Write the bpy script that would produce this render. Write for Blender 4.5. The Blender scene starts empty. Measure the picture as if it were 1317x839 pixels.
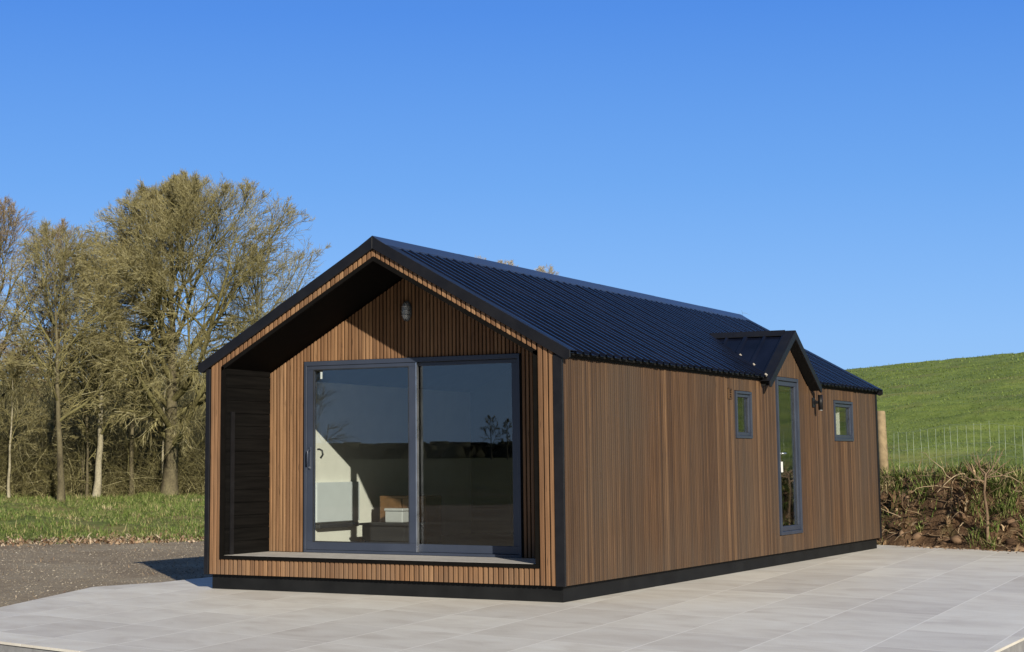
import bpy, bmesh, math, random
import numpy as np
from mathutils import Matrix, Vector, Quaternion

R = np.random.default_rng(7)
random.seed(7)
SC = bpy.context.scene
COL = SC.collection

# ------------------------------------------------------------------ helpers
def tag(o, label=None, cat=None, group=None, kind=None):
    if label: o['label'] = label
    if cat: o['category'] = cat
    if group: o['group'] = group
    if kind: o['kind'] = kind
    return o

def empty(name, loc, label, cat, group=None):
    o = bpy.data.objects.new(name, None)
    o.empty_display_size = .2
    COL.objects.link(o); o.location = loc
    return tag(o, label, cat, group)

def link_mesh(name, me, mat, parent=None):
    o = bpy.data.objects.new(name, me)
    for m in (mat if isinstance(mat, (list, tuple)) else [mat]): me.materials.append(m)
    COL.objects.link(o)
    if parent is not None:
        o.parent = parent
        t = Vector((0, 0, 0)); q = parent
        while q is not None:
            t += q.location; q = q.parent
        o.location = -t
    return o

def arrays_mesh(name, V, F, smooth=False):
    """V (n,3), F (m,k) all faces with the same number of corners"""
    V = np.asarray(V, np.float32); F = np.asarray(F, np.int32)
    me = bpy.data.meshes.new(name)
    k = F.shape[1]
    me.vertices.add(len(V)); me.vertices.foreach_set('co', V.ravel())
    me.loops.add(F.size); me.loops.foreach_set('vertex_index', F.ravel())
    me.polygons.add(len(F))
    me.polygons.foreach_set('loop_start', np.arange(0, F.size, k, dtype=np.int32))
    me.polygons.foreach_set('loop_total', np.full(len(F), k, np.int32))
    if smooth: me.polygons.foreach_set('use_smooth', np.ones(len(F), bool))
    me.update(calc_edges=True); me.validate()
    return me

class MB:
    """collects prisms and tubes, builds one mesh object"""
    def __init__(s): s.v = []; s.f = []; s.sm = []
    def add(s, vs, fs, smooth=False):
        n = len(s.v); s.v += [tuple(map(float, v)) for v in vs]
        s.f += [tuple(i + n for i in f) for f in fs]; s.sm += [smooth] * len(fs)
    def box(s, x0, x1, y0, y1, z0, z1):
        s.add([(x0,y0,z0),(x1,y0,z0),(x1,y1,z0),(x0,y1,z0),(x0,y0,z1),(x1,y0,z1),(x1,y1,z1),(x0,y1,z1)],
              [(0,3,2,1),(4,5,6,7),(0,1,5,4),(1,2,6,5),(2,3,7,6),(3,0,4,7)])
    def prism(s, poly, ax, a, b):
        """poly: 2-D outline in the two other axes (in x,y,z order), extruded along ax from a to b"""
        n = len(poly)
        def P(q, t):
            l = [q[0], q[1]]; l.insert(ax, t); return tuple(l)
        vs = [P(q, a) for q in poly] + [P(q, b) for q in poly]
        fs = [tuple(range(n)), tuple(range(2*n-1, n-1, -1))]
        fs += [(i, n+i, n+(i+1) % n, (i+1) % n) for i in range(n)]
        s.add(vs, fs)
    def tube(s, pts, rad, n=12, smooth=True):
        pts = [Vector(p) for p in pts]
        rad = rad if isinstance(rad, (list, tuple)) else [rad]*len(pts)
        base = len(s.v); up = None
        for i, p in enumerate(pts):
            d = (pts[min(i+1, len(pts)-1)] - pts[max(i-1, 0)]).normalized()
            if up is None: up = d.orthogonal().normalized()
            up = (up - d*up.dot(d)).normalized(); w = d.cross(up)
            for k in range(n):
                a = 2*math.pi*k/n
                s.v.append(tuple(p + (up*math.cos(a) + w*math.sin(a))*rad[i]))
        for i in range(len(pts)-1):
            for k in range(n):
                s.f.append((base+i*n+k, base+i*n+(k+1) % n, base+(i+1)*n+(k+1) % n, base+(i+1)*n+k)); s.sm.append(smooth)
        s.f.append(tuple(base+k for k in range(n-1, -1, -1))); s.sm.append(False)
        s.f.append(tuple(base+(len(pts)-1)*n+k for k in range(n))); s.sm.append(False)
    def build(s, name, mat, parent=None, bevel=0):
        me = bpy.data.meshes.new(name)
        me.from_pydata(s.v, [], s.f)
        me.polygons.foreach_set('use_smooth', s.sm)
        bm = bmesh.new(); bm.from_mesh(me)
        bmesh.ops.recalc_face_normals(bm, faces=bm.faces)
        if bevel:
            bmesh.ops.bevel(bm, geom=[e for e in bm.edges if len(e.link_faces) == 2 and e.calc_face_angle(0) > .6], offset=bevel, segments=1, affect='EDGES')
        bm.to_mesh(me); bm.free(); me.update()
        return link_mesh(name, me, mat, parent)

# ------------------------------------------------------------------ materials
class NT:
    def __init__(s, name):
        s.m = bpy.data.materials.new(name); s.m.use_nodes = True
        s.t = s.m.node_tree; s.b = s.t.nodes['Principled BSDF']; s.out = s.t.nodes['Material Output']
    def n(s, typ, **kw):
        d = s.t.nodes.new(typ)
        for k, v in kw.items():
            if k.startswith('i_'): d.inputs[k[2:]].default_value = v
            else: setattr(d, k, v)
        return d
    def l(s, a, b): s.t.links.new(a, b)
    def val(s, op, a, b=None, c=None):
        d = s.n('ShaderNodeMath', operation=op)
        for i, q in enumerate((a, b, c)):
            if q is None: continue
            if isinstance(q, (int, float)): d.inputs[i].default_value = q
            else: s.l(q, d.inputs[i])
        return d.outputs[0]
    def ramp(s, fac, stops):
        d = s.n('ShaderNodeValToRGB'); e = d.color_ramp.elements
        while len(e) < len(stops): e.new(.5)
        for q, (p, c) in zip(e, stops): q.position = p; q.color = (*c, 1)
        s.l(fac, d.inputs['Fac']); return d.outputs['Color']
    def mix(s, fac, a, b, mode='MIX'):
        d = s.n('ShaderNodeMix', data_type='RGBA', blend_type=mode)
        for q, i in ((fac, 0), (a, 6), (b, 7)):
            if isinstance(q, (int, float)): d.inputs[i].default_value = q
            elif isinstance(q, tuple): d.inputs[i].default_value = (*q, 1)
            else: s.l(q, d.inputs[i])
        return d.outputs[2]
    def coords(s, scale=(1, 1, 1), which='Object'):
        c = s.n('ShaderNodeTexCoord'); mp = s.n('ShaderNodeMapping'); mp.inputs['Scale'].default_value = scale
        s.l(c.outputs[which], mp.inputs['Vector']); return mp.outputs['Vector']
    def noise(s, vec, scale, detail=4, rough=.55, dist=0, out='Fac'):
        d = s.n('ShaderNodeTexNoise'); d.inputs['Scale'].default_value = scale; d.inputs['Detail'].default_value = detail
        d.inputs['Roughness'].default_value = rough; d.inputs['Distortion'].default_value = dist
        if vec is not None: s.l(vec, d.inputs['Vector'])
        return d.outputs[out]
    def bump(s, h, strength, dist):
        d = s.n('ShaderNodeBump'); d.inputs['Strength'].default_value = strength; d.inputs['Distance'].default_value = dist
        s.l(h, d.inputs['Height']); s.l(d.outputs['Normal'], s.b.inputs['Normal'])
    def set(s, col=None, rough=.6, spec=.5, metal=0):
        if isinstance(col, tuple): s.b.inputs['Base Color'].default_value = (*col, 1)
        elif col is not None: s.l(col, s.b.inputs['Base Color'])
        if isinstance(rough, (int, float)): s.b.inputs['Roughness'].default_value = rough
        else: s.l(rough, s.b.inputs['Roughness'])
        s.b.inputs['Specular IOR Level'].default_value = spec
        s.b.inputs['Metallic'].default_value = metal
        return s.m
    def island(s): return s.n('ShaderNodeNewGeometry').outputs['Random Per Island']

def mat_cladding(name, stops, grey, gmix):
    t = NT(name)
    r = t.island()
    col = t.ramp(r, stops)
    v = t.coords((40, 40, 1.2))
    g = t.noise(v, 1.5, 5, .6)
    col = t.mix(.85, col, t.ramp(g, [(.25, (.45, .42, .38)), (.75, (1.4, 1.38, 1.35))]), 'MULTIPLY')
    w = t.noise(t.coords((.9, .9, .35)), 1.0, 3)
    wf = t.val('MULTIPLY', t.ramp(w, [(.35, (0, 0, 0)), (.7, (1, 1, 1))]), gmix)
    col = t.mix(wf, col, grey)
    k = t.noise(t.coords((9, 9, 5)), 1.0, 2)
    col = t.mix(t.ramp(k, [(.66, (0, 0, 0)), (.74, (.35, .35, .35))]), col, (.09, .05, .03))
    kn = t.n('ShaderNodeTexVoronoi'); kn.inputs['Scale'].default_value = 1.0; t.l(t.coords((26, 26, 2.4)), kn.inputs['Vector'])
    col = t.mix(t.ramp(kn.outputs['Distance'], [(.06, (.7, .7, .7)), (.13, (0, 0, 0))]), col, (.035, .02, .012))
    sp = t.n('ShaderNodeSeparateXYZ'); t.l(t.n('ShaderNodeTexCoord').outputs['Object'], sp.inputs[0])
    splash = t.val('MULTIPLY', t.ramp(sp.outputs[2], [(.16, (1, 1, 1)), (.62, (0, 0, 0))]), t.ramp(t.noise(t.coords((3, 3, 1.2)), 1.5, 4), [(.35, (0, 0, 0)), (.7, (.55, .55, .55))]))
    col = t.mix(splash, col, grey)
    t.bump(g, .25, .002)
    return t.set(col, .66, .25)

M = {}
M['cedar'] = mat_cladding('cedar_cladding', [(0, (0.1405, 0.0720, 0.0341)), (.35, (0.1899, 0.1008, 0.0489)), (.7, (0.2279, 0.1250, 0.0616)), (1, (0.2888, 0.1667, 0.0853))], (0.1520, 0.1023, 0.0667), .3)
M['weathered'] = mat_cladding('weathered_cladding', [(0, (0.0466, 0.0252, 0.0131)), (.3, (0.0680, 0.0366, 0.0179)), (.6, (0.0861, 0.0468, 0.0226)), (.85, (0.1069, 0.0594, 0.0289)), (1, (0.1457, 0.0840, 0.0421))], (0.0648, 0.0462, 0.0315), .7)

def simple(name, col, rough=.5, spec=.5, metal=0, var=.25, scale=6, bump=0):
    t = NT(name)
    n = t.noise(t.coords(), scale, 5)
    c = t.mix(1, tuple(col), t.ramp(n, [(.25, (1-var,)*3), (.75, (1+var,)*3)]), 'MULTIPLY')
    if bump: t.bump(n, bump, .004)
    rr = t.val('MULTIPLY_ADD', n, .3, rough-.15)
    return t.set(c, rr, spec, metal)
M['black'] = simple('black_trim_paint', (.008, .008, .0095), .45, .25)
M['board'] = simple('black_stained_board', (.006, .0055, .005), .7, .03)
M['matt_black'] = simple('matt_black_membrane', (.009, .009, .009), .8, .2)
M['plinth'] = simple('plinth_black_render', (.009, .0095, .010), .65, .15, scale=3, var=.45)
M['slate'] = simple('slate_grey_frame', (.034, .043, .066), .38, .5, scale=3, var=.12)
M['slate_dark'] = simple('dark_gasket', (.02, .022, .026), .5)
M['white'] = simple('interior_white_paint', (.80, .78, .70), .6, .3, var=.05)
M['shade_wall'] = simple('interior_wall_shade', (.06, .058, .055), .6, .3, var=.1)  # dimness of the room is put into this wall and ceiling colour
M['shade_floor'] = simple('interior_floor_shade', (.05, .035, .025), .5, .3)  # floor colour darkened too, so the room reads as unlit
M['white_gloss'] = simple('white_plastic', (.8, .8, .78), .3, .5, var=.03)
M['panel'] = simple('pale_grey_panel', (.62, .66, .68), .35, .5, var=.04)
M['oak'] = simple('interior_oak', (.16, .08, .032), .45, .4, scale=14)
M['sofa'] = simple('charcoal_fabric', (.022, .022, .023), .9, .2, scale=60, bump=.3)
M['deck'] = simple('pale_deck_tile', (.42, .40, .37), .6, .3, var=.15, scale=9)
M['foam'] = simple('pale_foam_closer', (.36, .33, .28), .8, .3)
M['galv'] = simple('galvanised_wire', (.36, .42, .33), .45, .5, metal=.2)
M['lamp_grey'] = simple('lamp_grey_plastic', (.07, .075, .08), .3, .5)
M['chrome'] = simple('brushed_steel', (.5, .52, .55), .3, .5, metal=.9)
M['post'] = simple('pine_post_timber', (.27, .205, .12), .8, .2, var=.35, scale=9, bump=.5)

t = NT('dark_navy_roof_metal')
n = t.noise(t.coords((1.5, .6, 1.5)), 2.2, 5)
M['roof'] = t.set(t.ramp(n, [(.3, (.003, .004, .009)), (.7, (.006, .008, .018))]), t.val('MULTIPLY_ADD', n, .14, .18), .17)
t = NT('ridge_flashing_metal')
n = t.noise(t.coords((1, .5, 1)), 3, 5)
M['ridge'] = t.set(t.ramp(n, [(.3, (.018, .024, .046)), (.7, (.03, .04, .07))]), t.val('MULTIPLY_ADD', n, .2, .25), .45)

def mat_glass(name, tint):
    t = NT(name); t.t.nodes.remove(t.b)
    tr = t.n('ShaderNodeBsdfTransparent'); tr.inputs[0].default_value = (*tint, 1)
    gl = t.n('ShaderNodeBsdfGlossy'); gl.inputs['Roughness'].default_value = .0; gl.inputs['Color'].default_value = (.95, .97, 1, 1)
    lw = t.n('ShaderNodeLayerWeight'); lw.inputs['Blend'].default_value = .5      # facing = 1 - |cos|
    f = t.val('MULTIPLY_ADD', t.val('POWER', lw.outputs['Facing'], 4.4), .92, .07)   # Schlick, both faces of the pane
    mx = t.n('ShaderNodeMixShader'); t.l(f, mx.inputs[0]); t.l(tr.outputs[0], mx.inputs[1]); t.l(gl.outputs[0], mx.inputs[2])
    t.l(mx.outputs[0], t.out.inputs['Surface'])
    return t.m
M['glass'] = mat_glass('window_glass', (.91, .93, .92))

# patio tiles: homography from ground metres to tile grid (tiles about 0.8 x 1.45 m)
HM = np.array([[0.775, -0.144, -3.9669], [-0.1646, 1.2968, -3.2841], [-0.0016, -0.018, 1.0]])
HI = np.linalg.inv(HM); HI /= HI[2, 2]
t = NT('porcelain_patio_tiles')
tc = t.n('ShaderNodeTexCoord'); sx = t.n('ShaderNodeSeparateXYZ'); t.l(tc.outputs['Object'], sx.inputs[0])
X, Y = sx.outputs[0], sx.outputs[1]
lin = lambda r: t.val('ADD', t.val('ADD', t.val('MULTIPLY', X, float(r[0])), t.val('MULTIPLY', Y, float(r[1]))), float(r[2]))
den = lin(HI[2]); U = t.val('DIVIDE', lin(HI[0]), den); Vv = t.val('DIVIDE', lin(HI[1]), den)
cu, cv = t.val('FLOOR', U), t.val('FLOOR', Vv)
fu, fv = t.val('FRACT', U), t.val('FRACT', Vv)
cx = t.n('ShaderNodeCombineXYZ'); t.l(cu, cx.inputs[0]); t.l(cv, cx.inputs[1])
wn = t.n('ShaderNodeTexWhiteNoise', noise_dimensions='3D'); t.l(cx.outputs[0], wn.inputs['Vector'])
off = t.n('ShaderNodeVectorMath', operation='SCALE'); off.inputs['Scale'].default_value = 37.0; t.l(wn.outputs['Color'], off.inputs[0])
c2 = t.n('ShaderNodeCombineXYZ'); t.l(t.val('MULTIPLY', fu, .75), c2.inputs[0]); t.l(t.val('MULTIPLY', fv, 1.9), c2.inputs[1])
ad = t.n('ShaderNodeVectorMath', operation='ADD'); t.l(c2.outputs[0], ad.inputs[0]); t.l(off.outputs[0], ad.inputs[1])
n1 = t.noise(ad.outputs[0], 1.6, 5, .55, .6)
n2 = t.noise(t.coords((1, 1, 1)), 55, 3, .6)
tone = t.ramp(n1, [(.28, (.565, .525, .455)), (.5, (.665, .635, .56)), (.72, (.725, .705, .635))])
tone = t.mix(.8, tone, t.ramp(wn.outputs['Value'], [(0, (.87, .85, .84)), (.5, (.98, .97, .96)), (1, (1.09, 1.085, 1.07))]), 'MULTIPLY')
tone = t.mix(.35, tone, t.ramp(n2, [(.3, (.85, .85, .85)), (.7, (1.1, 1.1, 1.1))]), 'MULTIPLY')
eu = t.val('MINIMUM', fu, t.val('SUBTRACT', 1.0, fu)); ev = t.val('MINIMUM', fv, t.val('SUBTRACT', 1.0, fv))
gr = t.val('MAXIMUM', t.val('LESS_THAN', eu, .0085), t.val('LESS_THAN', ev, .005))
dirt = t.noise(t.coords((1, 1, 1)), .9, 6, .65)
tone = t.mix(t.ramp(dirt, [(.52, (0, 0, 0)), (.72, (.22, .22, .22))]), tone, (.36, .31, .25))
spots = t.n('ShaderNodeTexVoronoi'); spots.inputs['Scale'].default_value = 2.1; t.l(t.coords(), spots.inputs['Vector'])
tone = t.mix(t.ramp(spots.outputs['Distance'], [(.012, (.5, .5, .5)), (.03, (0, 0, 0))]), tone, (.25, .2, .15))
col = t.mix(gr, tone, (.79, .76, .685))
t.bump(t.val('MULTIPLY_ADD', gr, -1.0, t.val('MULTIPLY', n2, .15)), .25, .002)
M['tiles'] = t.set(col, .55, .35)
t = NT('concrete_slab_edge'); n = t.noise(t.coords(), 12, 6)
t.bump(n, .3, .004)
M['slabedge'] = t.set(t.ramp(n, [(.3, (.2, .2, .2)), (.7, (.3, .3, .3))]), .8, .2)

# ground materials
t = NT('gravel_hardcore')
v = t.coords()
vo = t.n('ShaderNodeTexVoronoi'); vo.inputs['Scale'].default_value = 48; t.l(v, vo.inputs['Vector'])
vo2 = t.n('ShaderNodeTexVoronoi'); vo2.inputs['Scale'].default_value = 130; t.l(v, vo2.inputs['Vector'])
n1 = t.noise(v, .55, 5); n3 = t.noise(v, 6, 4)
c = t.ramp(n1, [(.3, (.195, .152, .104)), (.5, (.265, .218, .158)), (.7, (.33, .285, .215))])
c = t.mix(.75, c, t.ramp(vo.outputs['Color'], [(.1, (.7, .69, .67)), (.6, (1, 1, .98)), (.95, (1.4, 1.35, 1.25))]), 'MULTIPLY')
c = t.mix(.6, c, t.ramp(vo2.outputs['Color'], [(.1, (.6, .6, .58)), (.9, (1.4, 1.38, 1.3))]), 'MULTIPLY')
c = t.mix(t.ramp(n3, [(.55, (0, 0, 0)), (.75, (.6, .6, .6))]), c, (.17, .12, .075))
t.bump(t.val('ADD', t.val('MULTIPLY', vo.outputs['Distance'], .6), n3), .7, .02)
M['gravel'] = t.set(c, .9, .2)

def mat_grass(name, stops, scale, dry=(.2, .16, .07), dryamt=.6, dryscale=.7, bump=.8):
    t = NT(name); v = t.coords()
    a = t.noise(v, scale, 8, .7); b = t.noise(v, scale*.12, 4, .6); d = t.noise(v, dryscale, 6, .65)
    c = t.ramp(a, stops)
    c = t.mix(.8, c, t.ramp(b, [(.3, (.75, .8, .7)), (.7, (1.25, 1.2, 1.2))]), 'MULTIPLY')
    c = t.mix(t.val('MULTIPLY', t.ramp(d, [(.52, (0, 0, 0)), (.68, (1, 1, 1))]), dryamt), c, dry)
    t.bump(a, bump, .12)
    return t.set(c, .85, .15)
M['bankgrass'] = mat_grass('rough_grass_soil', [(.3, (.075, .085, .026)), (.5, (.12, .15, .042)), (.7, (.17, .20, .065))], 5, (.24, .18, .09), .85, .6)
M['field'] = mat_grass('meadow_grass', [(.3, (.115, .16, .03)), (.5, (.16, .21, .046)), (.7, (.205, .245, .064))], 2.2, (.23, .20, .08), .45, .35, .6)
M['roughpasture'] = mat_grass('rough_pasture', [(.3, (.05, .055, .022)), (.5, (.085, .09, .04)), (.7, (.13, .13, .06))], .6, (.12, .095, .055), .6, .1)
M['woodfloor'] = mat_grass('wooded_slope_soil', [(.3, (.035, .032, .014)), (.5, (.07, .062, .03)), (.7, (.11, .10, .05))], 1.2, (.12, .085, .05), .5, .3)
t = NT('brown_earth')
v = t.coords(); a = t.noise(v, 6, 8, .7); b = t.noise(v, 1.5, 4)
c = t.ramp(a, [(.3, (.05, .029, .016)), (.5, (.15, .09, .05)), (.72, (.26, .17, .10))])
c = t.mix(t.ramp(b, [(.55, (0, 0, 0)), (.7, (.7, .7, .7))]), c, (.07, .09, .03))
t.bump(a, 1, .15); M['earth'] = t.set(c, .9, .15)

def mat_island(name, stops, rough=.7, trans=0, spec=.2):
    t = NT(name); r = t.island()
    c = t.ramp(r, stops)
    return t.set(c, rough, spec)
M['blade'] = mat_island('grass_blades', [(0, (.07, .105, .022)), (.35, (.125, .18, .038)), (.62, (.18, .24, .06)), (.8, (.26, .26, .10)), (1, (.40, .32, .17))])
M['fieldblade'] = mat_island('meadow_blades', [(0, (.085, .13, .024)), (.5, (.14, .195, .04)), (.85, (.19, .24, .06)), (1, (.22, .25, .08))])
M['frond'] = mat_island('dead_fronds', [(0, (.07, .04, .022)), (.3, (.19, .115, .062)), (.65, (.31, .21, .12)), (.9, (.44, .33, .20)), (1, (.18, .19, .07))])
M['straw'] = mat_island('straw_grass', [(0, (.24, .18, .09)), (.5, (.40, .32, .18)), (1, (.52, .45, .28))])
M['clod'] = mat_island('earth_clods', [(0, (.05, .03, .018)), (.5, (.14, .085, .05)), (.9, (.24, .16, .10)), (1, (.34, .27, .19))], .95)
M['root'] = mat_island('pale_roots', [(0, (.10, .065, .04)), (.5, (.24, .17, .10)), (1, (.40, .31, .20))])
M['litter'] = mat_island('leaf_litter', [(0, (.16, .09, .05)), (.6, (.36, .25, .15)), (1, (.55, .45, .33))])
M['stone'] = mat_island('loose_stones', [(0, (.11, .092, .07)), (.5, (.22, .19, .15)), (.95, (.34, .30, .24)), (1, (.55, .5, .42))], .85)

def mat_bark(name, a, b, c, sc=3.0):
    t = NT(name); v = t.coords((1, 1, .45)); n = t.noise(v, sc, 6, .65); m = t.noise(t.coords(), 22, 4)
    col = t.ramp(n, [(.3, a), (.5, b), (.7, c)])
    col = t.mix(.7, col, t.ramp(m, [(.3, (.6, .6, .6)), (.7, (1.3, 1.3, 1.3))]), 'MULTIPLY')
    t.bump(m, .6, .02)
    return t.set(col, .85, .15)
M['bark'] = mat_bark('mossy_bark', (.055, .045, .028), (.115, .098, .058), (.17, .15, .085))
M['palebark'] = mat_bark('pale_bark', (.20, .175, .115), (.30, .27, .185), (.36, .33, .25))
M['saplingbark'] = mat_bark('sapling_bark', (.12, .08, .05), (.22, .155, .10), (.30, .22, .15))
M['limb'] = mat_bark('mossy_limbs', (.075, .065, .028), (.15, .135, .058), (.22, .20, .085), 1.2)
M['twig'] = mat_island('fine_twigs', [(0, (.13, .108, .05)), (.4, (.235, .205, .09)), (.7, (.325, .29, .13)), (1, (.42, .385, .23))])
M['twigred'] = mat_island('brown_twigs', [(0, (.16, .11, .065)), (.5, (.27, .20, .115)), (1, (.38, .31, .20))])
M['hedge'] = simple('dark_hedge_leaves', (.035, .034, .018), .9, .1, var=.4, scale=.4)
M['twigpale'] = mat_island('pale_twigs', [(0, (.24, .20, .13)), (.5, (.40, .35, .25)), (1, (.55, .49, .37))])
M['scrub'] = mat_island('tangled_scrub', [(0, (.045, .038, .016)), (.4, (.12, .105, .042)), (.75, (.22, .20, .08)), (1, (.40, .36, .20))])

# ------------------------------------------------------------------ terrain
CAM = np.array([7.2361, -15.4243, 1.3848])
def sst(a, b, x):
    q = np.clip((x-a)/(b-a), 0, 1); return q*q*(3-2*q)
def wob(x, y, f, seed=0.):
    return (np.sin(x*f+seed)+np.sin(y*f*1.13+seed*2.1+1.3)+np.sin((x+y)*f*.71+seed*.7)+np.sin((x-1.7*y)*f*.53+seed*3.3))/4
NL = np.array([-.76, .65]); OR = np.array([-.32, 12.73]); MR = np.array([.44, .9]); UR = np.array([.9, -.44])
def coords(x, y):
    dx, dy = x-CAM[0], y-CAM[1]
    return dx*NL[0]+dy*NL[1], (x-OR[0])*MR[0]+(y-OR[1])*MR[1], (x-OR[0])*UR[0]+(y-OR[1])*UR[1], np.degrees(np.arctan2(-dx, dy)), np.hypot(dx, dy)
def Hh(x, y):
    x = np.asarray(x, float); y = np.asarray(y, float)
    s, t, u, az, r = coords(x, y)
    f = np.maximum(1-sst(-5, -2, y), sst(3.4, 4.4, x)*(1-sst(10, 11.5, y)))
    base = -.05 - .28*f*(1-sst(40, 80, r)) + .012*wob(x, y, 2.1) * sst(0, 1, np.abs(x+2.2)-3.3)
    hl = .34*sst(31.2, 37, s) + .016*np.clip(s-36, 0, 20) + (.10*wob(x, y, 1.25, 2)+.05*wob(x, y, 3.3, 7))*sst(32, 35, s)*(1-sst(60, 80, s)) + 6.6*sst(56, 128, s)
    tt = np.clip(t-1.3, 0, None); d = np.clip(tt-75, 0, 60)
    prof = .078*np.minimum(tt, 75) + .078*(d-d*d/120)
    hr = (1.12+.12*wob(x, y, 2.3, 5))*sst(.05, 1.25, t) + (.10*np.abs(wob(x, y, 5.1, 11))+.09*wob(x, y, 9.7, 2)+.05*wob(x, y, 21., 6))*sst(.05, .35, t)*(1-sst(1.2, 1.7, t)) + prof*np.clip(1.045+.0050*(u+97), .55, 1.6) + .10*wob(x, y, .35, 3)*sst(4, 20, t) + .03*wob(x, y, 1.3, 4)*sst(1, 4, t)
    hb = (2.3+1.0*wob(x, y, .015, 1)+.8*sst(120, 170, np.abs(az)))*sst(70, 190, r)
    wb = sst(95, 130, np.abs(az)); wr = (1-sst(17, 25, az))
    return base + (1-wb)*((1-wr)*hl + wr*hr) + wb*hb

az = np.concatenate([np.arange(-180, 8, 1.6), np.arange(8, 46, .11), np.arange(46, 180.1, 1.6)])
az[-1] = 180
rr = np.concatenate([[.05], np.geomspace(.6, 12, 26)[:-1], np.geomspace(12, 26, 90)[:-1], np.arange(26, 34, .05), np.geomspace(34, 60, 110)[:-1], np.geomspace(60, 230, 110)[:-1], np.geomspace(230, 1800, 14)])
A, RR = np.meshgrid(np.radians(az), rr)
gx = CAM[0]-np.sin(A)*RR; gy = CAM[1]+np.cos(A)*RR
gz = Hh(gx, gy)
na, nr = len(az), len(rr)
GV = np.stack([gx, gy, gz], -1).reshape(-1, 3)
ii, jj = np.meshgrid(np.arange(nr-1), np.arange(na-1), indexing='ij')
GF = np.stack([ii*na+jj, (ii+1)*na+jj, (ii+1)*na+jj+1, ii*na+jj+1], -1).reshape(-1, 4)[:, ::-1]
gc = GV[GF].mean(1)
s_, t_, u_, a_, r_ = coords(gc[:, 0], gc[:, 1])
edge = .35*wob(gc[:, 0], gc[:, 1], 3.1) + .25*wob(gc[:, 0], gc[:, 1], 9.0, 4)
left = a_ > 21
zone = np.zeros(len(GF), int)
zone[left & (s_ > 31.6+edge)] = 1
zone[left & (s_ > 49)] = 2
zone[~left & (t_ > .02)] = 3
zone[~left & (t_ > 1.3+.2*edge)] = 4
zone[(np.abs(a_) > 97) & (r_ > 42+edge*4)] = 5
def sub_mesh(name, F, mat):
    idx = np.unique(F); rm = np.zeros(len(GV), int); rm[idx] = np.arange(len(idx))
    return tag(link_mesh(name, arrays_mesh(name, GV[idx], rm[F], True), mat), kind='structure')
for k, (nm, mt) in enumerate([('gravel_yard', 'gravel'), ('grass_bank', 'bankgrass'), ('wooded_hill', 'woodfloor'), ('earth_bank', 'earth'), ('grass_field', 'field'), ('rough_pasture', 'roughpasture')]):
    sub_mesh(nm, GF[zone == k], M[mt])

# ------------------------------------------------------------------ patio slab
slab = [(-3.91, -4.88), (-1.53, -5.45), (4.58, -6.92), (4.56, -2.0), (4.57, 10.32), (2.18, 11.5), (-.32, 12.73), (-5.2, 13.6), (-5.55, 3.0), (-5.49, .62), (-5.72, -.32)]
mb = MB(); mb.prism(slab, 2, -.02, 0.0)
patio = tag(mb.build('patio', M['tiles']), kind='structure')
ed = MB()
ctr = np.mean(slab, 0)
inset = [tuple(np.array(q)+(ctr-np.array(q))*.0015) for q in slab]
ed.prism(inset, 2, -.55, -.0202)
tag(ed.build('patio_base', M['slabedge']), kind='structure')

# ------------------------------------------------------------------ lodge
W, L = 4.396, 11.70
XM = -W/2; RZ = 3.742; SL = .56
hb, D = .164, .905
def rz(x): return RZ - SL*abs(x-XM)
lodge = empty('lodge', (XM, L/2, 0), 'long timber clad lodge with black gabled metal roof and glazed recessed porch', 'lodge')

def intervals(lo, hi, cuts):
    segs = [(lo, hi)]
    for a, b in cuts:
        new = []
        for p, q in segs:
            if b <= p or a >= q: new.append((p, q)); continue
            if a > p: new.append((p, a))
            if b < q: new.append((b, q))
        segs = new
    return [(p, q) for p, q in segs if q-p > .015]

def slats(mb, axis, face, depth, a0, a1, pitch, width, bottom, top, holes, seed):
    """vertical battens along axis ('x' or 'y'); face = outer coordinate of the other axis, depth = inward (signed)"""
    rg = random.Random(seed)
    n = int(round((a1-a0)/pitch)); pt = (a1-a0)/n
    for i in range(n):
        c = a0 + (i+.5)*pt
        w = width*rg.uniform(.94, 1.05)
        p, q = c-w/2, c+w/2
        f = face + rg.uniform(-.0015, .0015)
        cuts = [(h[2], h[3]) for h in holes if h[0] < q and h[1] > p]
        tp, tq = (top(p), top(q)) if callable(top) else (top, top)
        bp, bq = (bottom(p), bottom(q)) if callable(bottom) else (bottom, bottom)
        bt = max(bp, bq)
        segs = intervals(bt, min(tp, tq), cuts)
        for lo, hi in segs:
            ztp, ztq = (tp, tq) if abs(hi-min(tp, tq)) < 1e-6 else (hi, hi)
            ins = f+depth
            ch = .004*(1 if depth < 0 else -1)      # eased outer arrises
            if axis == 'x':
                prof = [(p, ins), (p, f-ch), (p+.004, f), (q-.004, f), (q, f-ch), (q, ins)]
            else:
                prof = [(ins, p), (f-ch, p), (f, p+.004), (f, q-.004), (f-ch, q), (ins, q)]
            def zt(k): return ztp if k < 3 else ztq
            zb = (bp, bq) if abs(lo-bt) < 1e-6 else (lo, lo)
            vs = [(a, b, zb[0] if k < 3 else zb[1]) for k, (a, b) in enumerate(prof)] + [(a, b, zt(k)) for k, (a, b) in enumerate(prof)]
            fs = [(0, 1, 2, 3, 4, 5), (11, 10, 9, 8, 7, 6)] + [(k, 6+k, 6+(k+1) % 6, (k+1) % 6) for k in range(6)]
            mb.add(vs, fs)

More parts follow.
